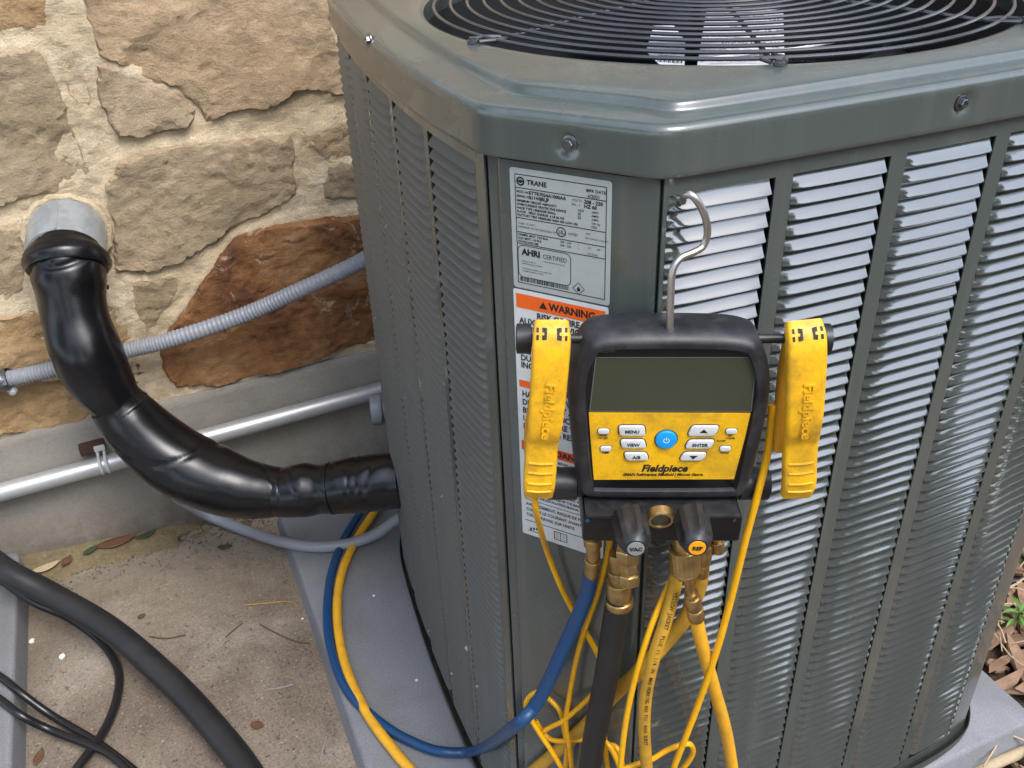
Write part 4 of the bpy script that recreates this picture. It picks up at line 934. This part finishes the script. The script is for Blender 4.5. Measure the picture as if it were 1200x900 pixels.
# ------------------------------------------------------------------ pipe clamps hung on the handle rod
def clamp(label, st, lead, jaw, side):
    base = GM @ V(st[-1][:3])
    c = thing('pipe_clamp', label, 'clamp', base, GR, 'yellow pipe clamps on the gauge')
    inv = WM[c].inverted() @ GM
    def loc(bm): bmesh.ops.transform(bm, matrix=inv, verts=bm.verts); return bm
    S = np.array(cat_rom([s for s in st], 6)); rings = []
    for i in range(len(S)):
        x, y, w, wd, th = S[i]; tan = S[min(i+1, len(S)-1)][:3]-S[max(i-1, 0)][:3]; tan = V(tan).normalized(); ux = V((1, 0, 0)); ux = (ux-tan*ux.dot(tan)).normalized(); nz = ux.cross(tan)
        if nz.z < 0: nz = -nz
        rings.append([V((x, y, w))+ux*a+nz*b for a, b in rrect(0, 0, wd, th, min(.0042, th*.42), 4)])
    arm = obj('arm', loc(loft(rings, True, True, True)), M_yel, c, local=True)
    # lower jaw behind the arm
    J = np.array(cat_rom(jaw, 5)); rings = []
    for x, y, w, wd, th in J: rings.append([V((x+a, y, w+b)) for a, b in rrect(0, 0, wd, th, th*.4, 3)])
    obj('jaw', loc(loft(rings, True, True, True)), M_jaw, c, local=True)
    def onarm(f, du, lift):
        k = f*(len(S)-1); i = int(min(k, len(S)-2)); q = S[i]*(1-k+i)+S[i+1]*(k-i); tan = V(S[i+1][:3]-S[i][:3]).normalized(); ux = V((1, 0, 0)); ux = (ux-tan*ux.dot(tan)).normalized(); nz = ux.cross(tan)
        if nz.z < 0: nz = -nz; 
        p = V(q[:3])+ux*du+nz*(q[4]/2+lift)
        return Matrix(((ux.x, -tan.x, nz.x, p.x), (ux.y, -tan.y, nz.y, p.y), (ux.z, -tan.z, nz.z, p.z), (0, 0, 0, 1)))
    bm = bmesh.new()
    for du, ww in ((-.0125, .003), (-.0075, .003), (.0075, .003), (.0125, .003)):
        for f in (.085, .125): add_box(bm, (0, 0, 0), (ww*.72, .0044, .0008), None, 0); bmesh.ops.transform(bm, matrix=onarm(f, du, .0), verts=bm.verts[-8:])
    for du in (-.0055, .0055): add_box(bm, (0, 0, 0), (.0022, .0105, .0008)); bmesh.ops.transform(bm, matrix=onarm(.105, du, .0), verts=bm.verts[-8:])
    obj('slot_shade_bars', loc(bm), M_black, c, local=True, smooth=False)  # solid black bars stand in for the shade inside the slots
    for f in (.745, .80, .855, .91):
        bm = tube([(-.0115, 0, 0), (0, -.0006, .0006), (.0115, 0, 0)], .0013, 8, smooth=4); bmesh.ops.transform(bm, matrix=onarm(f, 0, 0), verts=bm.verts); obj('grip_ridge', loc(bm), M_yel, c, local=True)
    bm = bmesh.new(); add_text(bm, 'Fieldpiece', .0135, Matrix.Rotation(R(-90), 4, 'Z'), align='CENTER', bold=.0003, ext=.0007, shear=.1, sx=1.1)
    bmesh.ops.transform(bm, matrix=onarm(.36, .001, .0004), verts=bm.verts); obj('lettering', loc(bm), M_yel, c, local=True, smooth=False)
    bm = tube([GM @ V(p) for p in [st[-1][:3]]]+lead[:1], .002) if False else None
    return c
def lead_part(c, pts, r=.0034): return obj('lead', tube(pts, r, 10), M_wyel, c)
CLL = [(-.1055, .2030, .046, .030, .012), (-.1055, .1930, .056, .0335, .014), (-.1065, .170, .062, .0335, .014), (-.1090, .120, .0655, .0325, .014), (-.1105, .098, .0640, .0310, .013), (-.1120, .082, .0590, .0305, .013), (-.1130, .060, .0590, .0310, .013), (-.1140, .035, .0610, .0310, .013), (-.1145, .018, .0575, .0285, .011)]
JWL = [(-.1075, .190, .030, .020, .014), (-.1110, .140, .026, .018, .012), (-.1190, .085, .034, .018, .010), (-.1210, .058, .040, .016, .009)]
CRR = [(0.117, 0.203, 0.046, 0.032, 0.012), (0.1185, 0.193, 0.056, 0.0345, 0.014), (0.121, 0.17, 0.062, 0.035, 0.014), (0.1265, 0.12, 0.0655, 0.034, 0.014), (0.129, 0.098, 0.064, 0.0325, 0.013), (0.1315, 0.082, 0.059, 0.032, 0.013), (0.134, 0.06, 0.059, 0.032, 0.013), (0.137, 0.035, 0.061, 0.032, 0.013), (0.138, 0.018, 0.0575, 0.03, 0.011)]
JRR = [(.1180, .190, .030, .020, .014), (.1180, .140, .026, .018, .012), (.1205, .085, .034, .018, .010), (.1215, .058, .040, .016, .009)]
LL1 = [[0.2859,0.6626,0.817],[0.2917,0.671,0.7822],[0.3294,0.7336,0.6686],[0.3454,0.7295,0.6063],[0.3574,0.7175,0.5683],[0.3673,0.705,0.5409],[0.3766,0.6932,0.5126],[0.3846,0.6799,0.4704],[0.3816,0.6805,0.3902],[0.3824,0.6698,0.3159],[0.3839,0.6517,0.2656]]
LR1 = [[0.5051,0.5902,0.9009],[0.504,0.5863,0.8503],[0.4929,0.5802,0.7997],[0.485,0.58,0.7442],[0.4805,0.585,0.6613],[0.4726,0.589,0.5786],[0.4611,0.595,0.4939],[0.4475,0.6,0.4169],[0.4388,0.605,0.3571],[0.435,0.605,0.2975]]
cl1 = clamp('yellow pipe clamp on the left end of the gauge, over the warning label', CLL, LL1, JWL, -1)
cl2 = clamp('yellow pipe clamp on the right end of the gauge, over the louvres', CRR, LR1, JRR, 1)
lead_part(cl1, LL1); lead_part(cl2, LR1, .0040)
# tangle of the clamps' leads below the manifold
T_ = [
 [[0.3744,0.6637,0.7338],[0.3698,0.6631,0.6957],[0.3642,0.6767,0.6254],[0.3578,0.6912,0.5645],[0.3529,0.7038,0.5009],[0.347,0.7113,0.4279],[0.3419,0.7113,0.3789],[0.3436,0.7027,0.3327],[0.3467,0.6988,0.2627]],
 [[0.3332,0.6998,0.2974],[0.3234,0.7154,0.3267],[0.3136,0.731,0.3504],[0.3048,0.7454,0.3764],[0.3046,0.7521,0.3961],[0.3189,0.7502,0.4093],[0.3335,0.7478,0.3926],[0.3433,0.7321,0.3796],[0.3451,0.7234,0.3508],[0.3454,0.7166,0.3144],[0.3418,0.7211,0.2362]],
 [[0.3164,0.7372,0.3432],[0.3269,0.727,0.3617],[0.3412,0.7123,0.3867],[0.369,0.6996,0.428],[0.3828,0.6919,0.4584]],
 [[0.318,0.7545,0.3466],[0.3264,0.7406,0.3282],[0.335,0.7265,0.3297],[0.3573,0.7048,0.3453],[0.378,0.6914,0.3551]]]
for i, p in enumerate(T_): lead_part(cl1, p, .0034)
for p in [
 [[0.4392,0.635,0.6701],[0.4215,0.627,0.6486],[0.4016,0.621,0.6073],[0.386,0.621,0.5334],[0.377,0.621,0.4658],[0.3725,0.621,0.3843],[0.3732,0.625,0.3089]],
 [[0.3767,0.6769,0.3457],[0.3756,0.6687,0.3754],[0.3802,0.6564,0.3708],[0.3861,0.6457,0.3446],[0.391,0.6427,0.2919]],
 [[0.3849,0.6762,0.3558],[0.3902,0.6631,0.362],[0.3938,0.6553,0.3454],[0.3977,0.6504,0.2959]],
 [[0.3786,0.635,0.3576],[0.397,0.631,0.3621],[0.4191,0.625,0.3688],[0.4372,0.621,0.3804],[0.4515,0.615,0.3897],[0.4651,0.611,0.3903],[0.4746,0.615,0.3647],[0.4714,0.619,0.3408],[0.4628,0.625,0.3151]]]:
    lead_part(cl2, p, .0036)

# ------------------------------------------------------------------ charging hoses
def hose(name, label, pts, r, m, seg=16, marks=None):
    t = thing(name, label, 'hose', tuple(pts[0])); obj('tube', tube(pts, r, seg, smooth=10), m, t)
    return t
HB = [[0.3532,0.668,0.6769],[0.351,0.6724,0.6455],[0.3443,0.6824,0.5987],[0.3347,0.6946,0.5488],[0.3189,0.7114,0.4726],[0.3036,0.7212,0.4232],[0.2788,0.7364,0.377],[0.2951,0.9551,0.05],[0.2448,1.0005,0.018],[0.2037,1.0462,0.013],[0.1669,1.1059,0.011],[0.1333,1.1915,0.011],[0.1252,1.2748,0.011],[0.1354,1.3778,0.011],[0.1671,1.4925,0.011],[0.2072,1.578,0.011],[0.2542,1.6442,0.015],[0.3128,1.6963,0.03],[0.3624,1.7324,0.045]]
hose('charging_hose', 'blue rubber charging hose sweeping from the gauge down across the grey pad', HB, .0088, M_hblue)
HK_ = [[0.3764,0.6451,0.6515],[0.372,0.6474,0.5979],[0.3667,0.6509,0.5257],[0.3596,0.6567,0.4463],[0.3511,0.661,0.3457],[0.3437,0.6622,0.2387]]
hose('charging_hose', 'thick black rubber hose hanging straight down from the brass nut of the gauge', HK_, .0145, M_rubber, 20)
H1 = [[0.4303,0.619,0.6876],[0.4283,0.617,0.6675],[0.4176,0.613,0.6265],[0.4048,0.611,0.5802],[0.3974,0.611,0.5268],[0.3967,0.611,0.4668],[0.4045,0.611,0.3748],[0.4175,0.611,0.2634]]
h1 = hose('charging_hose', 'yellow charging hose with black printing hanging left of centre beside the black hose', H1, .0074, M_hyel2)
H2 = [[0.4687,0.627,0.6903],[0.4695,0.629,0.6433],[0.4577,0.633,0.5949],[0.4361,0.637,0.5602],[0.4024,0.641,0.5214],[0.3915,0.6743,0.4509],[0.364,0.7059,0.3646],[0.3377,0.7328,0.2969],[0.3102,0.7611,0.2299],[0.2762,0.788,0.1569]]
h2 = hose('charging_hose', 'dull yellow charging hose running diagonally behind the black hose to lower left', H2, .0088, M_hyel2)
H3 = [[0.4431,0.597,0.646],[0.4597,0.599,0.5815],[0.4853,0.601,0.4929],[0.5113,0.603,0.404],[0.5353,0.605,0.2996],[0.558,0.605,0.1808]]
hose('charging_hose', 'bright yellow charging hose hanging furthest right from the crimped brass ferrule', H3, .0078, M_hyel)
HY = [[0.3609,1.7152,0.04],[0.311,1.6565,0.025],[0.2771,1.6255,0.016],[0.2348,1.5727,0.012],[0.1964,1.5056,0.012],[0.1664,1.4239,0.012],[0.1471,1.327,0.012],[0.1411,1.2326,0.012],[0.1492,1.1374,0.012],[0.1681,1.052,0.012],[0.186,0.992,0.012],[0.2087,0.9342,0.012]]
hose('charging_hose', 'yellow charging hose lying curved on the grey pad next to the blue one', HY, .0092, M_hyel)
def hose_print(parent, pts, r, s, size, f0, f1):
    C_ = np.array(cat_rom(pts, 10)); bm = bmesh.new(); view = V((0, 0, 1.4)); n = len(s); L = np.r_[0, np.cumsum(np.linalg.norm(np.diff(C_, axis=0), axis=1))]
    for i, ch in enumerate(s):
        if ch == ' ': continue
        d = L[-1]*(f0+(f1-f0)*i/n); k = min(int(np.searchsorted(L, d)), len(C_)-2); k = max(k, 1)
        p = V(C_[k-1])+(V(C_[k])-V(C_[k-1]))*((d-L[k-1])/(L[k]-L[k-1]+1e-9)); t = (V(C_[k+1])-V(C_[k-1])).normalized()
        o = V((-.35, -.9, .2)); o = (o-t*o.dot(t)).normalized(); y = o.cross(t)
        add_text(bm, ch, size, Matrix(((t.x, y.x, o.x, p.x+o.x*(r+.0003)), (t.y, y.y, o.y, p.y+o.y*(r+.0003)), (t.z, y.z, o.z, p.z+o.z*(r+.0003)), (0, 0, 0, 1))), align='CENTER', bold=.0001)
    obj('lettering', bm, M_black, parent, smooth=False)
hose_print(h1, H1, .0074, 'YELLOW JACKET  PLUS II 1/4 IN  MAX WORKING 800 PSI  4000 BURST', .0062, .05, .60)

# ------------------------------------------------------------------ litter on the slab
def leaf(loc, L, W, rz, m, label, curl=.2, cat='leaf', name='fallen_leaf', group=None, tilt=0):
    rows = []
    for i in range(8):
        f = i/7; w = W*math.sin(math.pi*min(1, f*.96+.03))**.8*(1-.25*f); z = L*curl*(f-.5)**2+.002
        rows.append([(L*(f-.5), w*s, z+abs(s)*W*.5*curl) for s in (-.5, -.25, 0, .25, .5)])
    bm = loft(rows, False); bmesh.ops.transform(bm, matrix=Matrix.Translation(loc) @ Matrix.Rotation(rz, 4, 'Z') @ Matrix.Rotation(tilt, 4, 'X'), verts=bm.verts)
    o = obj(name, bm, m, label=label, cat=cat, group=group, loc=tuple(loc)); md = o.modifiers.new('t', 'SOLIDIFY'); md.thickness = .0008; return o
Zs = -.0365
def soil_h(x, y):
    d = 1.888-y; w = .060+float(fbm(np.array(x), np.array(0.), 11, 4, 61))*.05
    top = .036*max(0, min(1, (-.06-x)/.36))+.002
    return -.0385+top*max(0, 1-d/w)**.8+float(fbm(np.array(x), np.array(y), 60, 3, 71))*.004*(1 if d < w else 0)
obj('foot_soil', grid_sheet(-.46, .12, 1.74, 1.889, 150, 46, soil_h), M_moss, kind='structure')
def onfoot(x, y, lift=.004): return (x, y, max(soil_h(x, y), -.0375)+lift)
LV = [(onfoot(-.395, 1.845), .06, .028, .2, M_straw, 'pale curled dry leaf at the foot of the wall near the left pad'),
 (onfoot(-.352, 1.848), .034, .024, 1.0, M_dryleaf, 'dark brown curled leaf in the wall foot litter'),
 (onfoot(-.245, 1.868), .090, .036, .05, M_dryleaf, 'long reddish brown leaf flat against the wall foot'),
 (onfoot(-.300, 1.862), .04, .02, .5, M_greenleaf, 'dark green leaf between brown leaves at the wall foot'),
 (onfoot(-.180, 1.870), .05, .02, .3, M_greenleaf, 'greenish leaf at the right end of the wall foot litter'),
 ([-0.0182,1.7601,-0.035], .034, .018, -.2, M_greenleaf, 'small dark green leaf lying alone on the slab below the grey cable'),
 ([-0.0383,1.234,-0.035], .026, .020, -.6, M_dryleaf, 'small brown leaf on the slab right of the thick black hose'),
 ([-0.4133,1.3333,-0.035], .036, .018, 1.2, M_dryleaf, 'brown leaf at the bottom left between pad and cables'),
 ([-0.2138,1.6165,-0.035], .018, .014, .3, M_dryleaf, 'tiny tan leaf scrap on the open slab above the black hose'),
 ([-0.1125,1.8375,-0.035], .024, .008, 1.4, M_greenleaf, 'narrow dark leaf scrap on the slab near the wall')]
for a in LV: leaf(*a)
def litter(name, pts, r, m, label, cat): obj(name, tube(pts, r, 6), m, label=label, cat=cat, loc=tuple(pts[0]))
litter('twig', [[-0.2036,1.5507,-0.034],[-0.1717,1.5306,-0.034],[-0.135,1.5235,-0.034]], .0016, M_bark, 'thin dark twig on the slab beside the black hose', 'twig')
litter('wire_scrap', [[-0.0092,1.5567,-0.034],[0.0318,1.5428,-0.034],[0.0795,1.5258,-0.034],[0.0946,1.5022,-0.034]], .0010, M_hyel2, 'thin yellow wire scrap on the slab', 'wire')
litter('wire_scrap', [[-0.0601,1.4807,-0.034],[-0.0406,1.4945,-0.034],[-0.0212,1.5061,-0.034]], .0008, M_rust, 'short red wire scrap on the slab', 'wire')
litter('twig', [[0.011,1.4883,-0.034],[0.0357,1.4509,-0.034],[0.0678,1.4105,-0.034],[0.0965,1.3896,-0.034]], .0014, M_bark, 'long thin curved twig on the slab near the pad edge', 'twig')
litter('zip_tie_end', [[-0.0064,1.3105,-0.034],[0.017,1.3041,-0.034],[0.0414,1.3017,-0.034]], .0014, M_capgrey, 'clear white cut tie end on the slab', 'scrap')
litter('wire_scrap', [[0.0469,1.105,-0.034],[0.0591,1.13,-0.034],[0.0716,1.1559,-0.034]], .0009, M_flex, 'short blue grey wire scrap near the pad edge', 'wire')
FO = [([-0.3708,1.5718,-0.034], .007, 'white foam crumb beside the thin looping black cable'), ([-0.4289,1.6438,-0.034], .006, 'white foam crumb next to the left pad edge'), ([0.0955,1.4643,-0.034], .003, 'tiny white crumb on the slab near the grey pad'), ([0.2443,1.4274,0.002], .003, 'tiny white scrap on the grey pad'), ([0.2561,1.1794,0.002], .003, 'tiny white scrap on the pad close to the unit')]
for p, s, lb in FO:
    bm = bmesh.new(); bmesh.ops.create_icosphere(bm, subdivisions=2, radius=s)
    for v in bm.verts: v.co *= random.uniform(.6, 1.2); v.co.z *= .6
    bmesh.ops.translate(bm, verts=bm.verts, vec=p); obj('foam_crumb', bm, M_foam, label=lb, cat='scrap', loc=tuple(p))
gr = bmesh.new()
for i in range(2200):
    f = rng.random()
    if f < .5: x = rng.uniform(-.44, .12); y = 1.875-abs(rng.normal(0, .04))
    elif f < .72: y = rng.uniform(.95, 1.8); x = .094-abs(rng.normal(0, .012))
    else: x = rng.uniform(-.44, .11); y = rng.uniform(1.0, 1.87)
    s = rng.uniform(.0005, .0020)*(1.3 if f < .5 else .6)
    add_box(gr, (x, y, -.036+s*.3), (s*rng.uniform(.6, 2.2), s, s*.6), Matrix.Rotation(rng.uniform(0, 6.28), 3, 'Z'))
obj('grit', gr, M_bark, kind='stuff', smooth=False, label='fine brown grit and leaf crumbs scattered on the slab', cat='grit')
# ------------------------------------------------------------------ mulch, stems and weeds on the right
mu = bmesh.new()
def chip(bm, x, y, z, L, W, rz, rx, ry):
    m4 = Matrix.Translation((x, y, z)) @ Matrix.Rotation(rz, 4, 'Z') @ Matrix.Rotation(ry, 4, 'Y') @ Matrix.Rotation(rx, 4, 'X')
    c = rng.uniform(-.25, .25); top = []; bot = []
    for a, b in ((-.5, -.3), (-.1, -.5), (.4, -.42), (.52, .1), (.2, .5), (-.35, .4)):
        a += rng.uniform(-.1, .1); b += rng.uniform(-.1, .1); zz = c*(a*a*L*2)
        top.append(bm.verts.new(m4 @ V((a*L, b*W, zz+.003)))); bot.append(bm.verts.new(m4 @ V((a*L, b*W, zz-.003))))
    bm.faces.new(top); bm.faces.new(bot[::-1])
    for i in range(6): bm.faces.new((top[i], bot[i], bot[(i+1) % 6], top[(i+1) % 6]))
for i in range(5200):
    x = rng.uniform(1.0, 3.6); y = rng.uniform(-.4, 1.87)
    if x < 1.262 and .59 < y < 1.82: continue
    if x < 1.05 and y > .55: continue
    chip(mu, x, y, -.066+rng.uniform(0, .022), rng.uniform(.025, .16), rng.uniform(.015, .045), rng.uniform(0, 6.28), rng.normal(0, .35), rng.normal(0, .3))
obj('mulch', mu, [M_chip], kind='stuff', smooth=False, label='brown bark mulch around the pad', cat='mulch')
stm = bmesh.new()
for i in range(420):
    x = rng.uniform(1.2, 2.4); y = rng.uniform(.3, 1.8)
    if x < 1.265 and y > .58: continue
    a = rng.uniform(0, 6.28); L = rng.uniform(.03, .12); b = a+rng.normal(0, .6); z = -.04+rng.uniform(0, .018)
    add_tube(stm, [(x, y, z), (x+L*math.cos(a), y+L*math.sin(a), z+rng.uniform(-.004, .014)), (x+L*(math.cos(a)+math.cos(b)), y+L*(math.sin(a)+math.sin(b)), z+rng.uniform(-.01, .01))], rng.uniform(.0009, .0024), 5, smooth=4)
obj('dry_stems', stm, M_straw, kind='stuff', label='pale dry stems lying on the mulch', cat='stems')
st = [[1.0704,0.6198,-0.045],[1.1268,0.619,-0.042],[1.1936,0.6164,-0.042],[1.269,0.6188,-0.045]]
obj('dry_stick', tube(st, .010, 10), M_straw, label='pale dry stick lying along the lower right pad edge', cat='stick', loc=tuple(st[0]))
def weed(px, lab, n, h):
    t = thing('weed', lab, 'weed', px)
    bm = tube([px, V(px)+V((.004, .0, h*.5)), V(px)+V((-.003, .004, h))], .0016, 6); obj('stem', bm, M_weed, t)
    for i in range(n):
        a = i*2.4; z = h*(.25+.75*i/n); L = random.uniform(.022, .042); rows = []
        for k in range(6):
            f = k/5; w = .011*math.sin(math.pi*(f*.9+.05)); rows.append([V(px)+V((math.cos(a)*L*f-math.sin(a)*w*s, math.sin(a)*L*f+math.cos(a)*w*s, z+L*.5*f-L*.5*f*f+abs(s)*w*.4)) for s in (-.5, 0, .5)])
        obj('leaf', loft(rows, False), M_weed, t)
weed([1.4093,0.8389,-0.06], 'green weed sprout in the mulch right of the unit', 12, .06)
weed([1.5659,0.9637,-0.06], 'leafy green weed further back in the mulch right of the unit', 14, .06)
weed([1.5287,0.8822,-0.06], 'small green weed at the right edge of the mulch', 10, .05)
irr = [[1.4684,0.9269,-0.035],[1.5185,0.9199,-0.035],[1.6032,0.908,-0.035]]
obj('drip_hose', tube(irr, .011, 10), M_cable, label='short stretch of dark hose crossing the mulch at the right edge', cat='hose', loc=tuple(irr[0]))

# ------------------------------------------------------------------ unseen yard, eave and siding, added to shape light and reflections
def tree(x, y, h, cr, seed, lab):
    rs = np.random.default_rng(seed); t = thing('tree', lab, 'tree', (x, y, -.07))
    bm = tube([(x, y, -.1), (x+.1, y, h*.3), (x-.05, y+.1, h*.6), (x, y, h*.85)], [.22, .16, .12, .05], 10)
    for k in range(6):
        a = k*1.05; add_tube(bm, [(x, y, h*(.4+.05*k)), (x+math.cos(a)*cr*.4, y+math.sin(a)*cr*.4, h*(.55+.05*k)), (x+math.cos(a)*cr*.8, y+math.sin(a)*cr*.8, h*(.62+.05*k))], [.08, .05, .02], 7)
    obj('trunk', bm, M_bark, t)
    bm = bmesh.new(); blobs = [(rs.normal(0, .42, 3)*np.array([cr, cr, h*.30])+np.array([x, y, h*.68]), rs.uniform(.25, .5)*cr) for _ in range(26)]
    for i in range(4200):
        c_, r_ = blobs[rs.integers(26)]; d = rs.normal(0, 1, 3); d /= np.linalg.norm(d); p = c_+d*r_*rs.uniform(.5, 1.0); u = rs.normal(0, 1, 3); u /= np.linalg.norm(u); v = np.cross(u, rs.normal(0, 1, 3)); v /= np.linalg.norm(v); s = rs.uniform(.10, .2)
        bm.faces.new([bm.verts.new(p+u*s*a+v*s*b) for a, b in ((-1, 0), (0, -.5), (1, 0), (0, .5))])
    obj('crown', bm, M_leafy, t, smooth=False)
fe = thing('added_board_fence', 'weathered brown board fence added out of view for reflections', 'fence', (1, -5.5, -.07))  # unseen fence, added as a dark low band for the reflections
for i in range(56):
    x = -7+i*.27; o = obj('board', box((x, -5.5+random.uniform(-.006, .006), .85), (.255, .022, 1.85+random.uniform(-.01, .01)), None, .004), M_wood, fe, smooth=False)
for z in (.35, 1.45): obj('rail', box((.5, -5.56, z), (15, .04, .09)), M_wood, fe, smooth=False)
for a in ((-6, -9, 7.5, 3.0, 1, 'broad green tree beyond the fence at the far left'), (-1.2, -10, 8, 3.2, 2, 'tall green tree beyond the middle of the fence'), (5.6, -7.0, 3.9, 1.9, 3, 'round green tree beyond the fence at the right'), (8.6, -4.6, 4.1, 1.9, 7, 'dense green tree near the right end of the fence'), (2.4, -8.4, 4.3, 2.0, 8, 'young green tree just right of the middle of the fence'), (9.5, -3.0, 4.2, 2.0, 4, 'green tree in the open yard to the right'), (10, 3, 7, 2.8, 5, 'green tree to the far right of the unit'), (-8, -3, 7, 3, 6, 'green tree to the far left of the yard')): tree(*a)  # unseen trees, placed and sized to cut the sky reflection in the louvres
ev = thing('added_roof_eave', 'pale wooden eave added out of view to block sky light above the stone wall', 'eave', (0, 1.9, 2.62))  # unseen eave, added to block sky light from above
obj('soffit', box((1.45, 1.70, 2.63), (7.4, .56, .04)), M_found, ev, smooth=False)
obj('fascia', box((1.45, 1.41, 2.70), (7.4, .03, .2)), M_siding, ev, smooth=False)
obj('roof_deck', box((1.45, 2.55, 3.18), (7.4, 2.5, .06), Matrix.Rotation(R(24), 3, 'X')), M_wood, ev, smooth=False)
sd_ = thing('added_lap_siding', 'pale grey lap siding added out of view for neutral reflections above the stone wall', 'siding', (.2, 1.9, 1.62))  # unseen siding, made up to give the left louvres a neutral grey reflection
obj('sill_cap', box((1.45, 1.885, 1.61), (6.9, .07, .05), None, .006), M_siding, sd_, smooth=False)
for k in range(6): obj('siding_board', box((1.45, 1.885, 1.72+k*.16), (6.9, .014, .172), Matrix.Rotation(R(-4), 3, 'X')), M_siding, sd_, smooth=False)
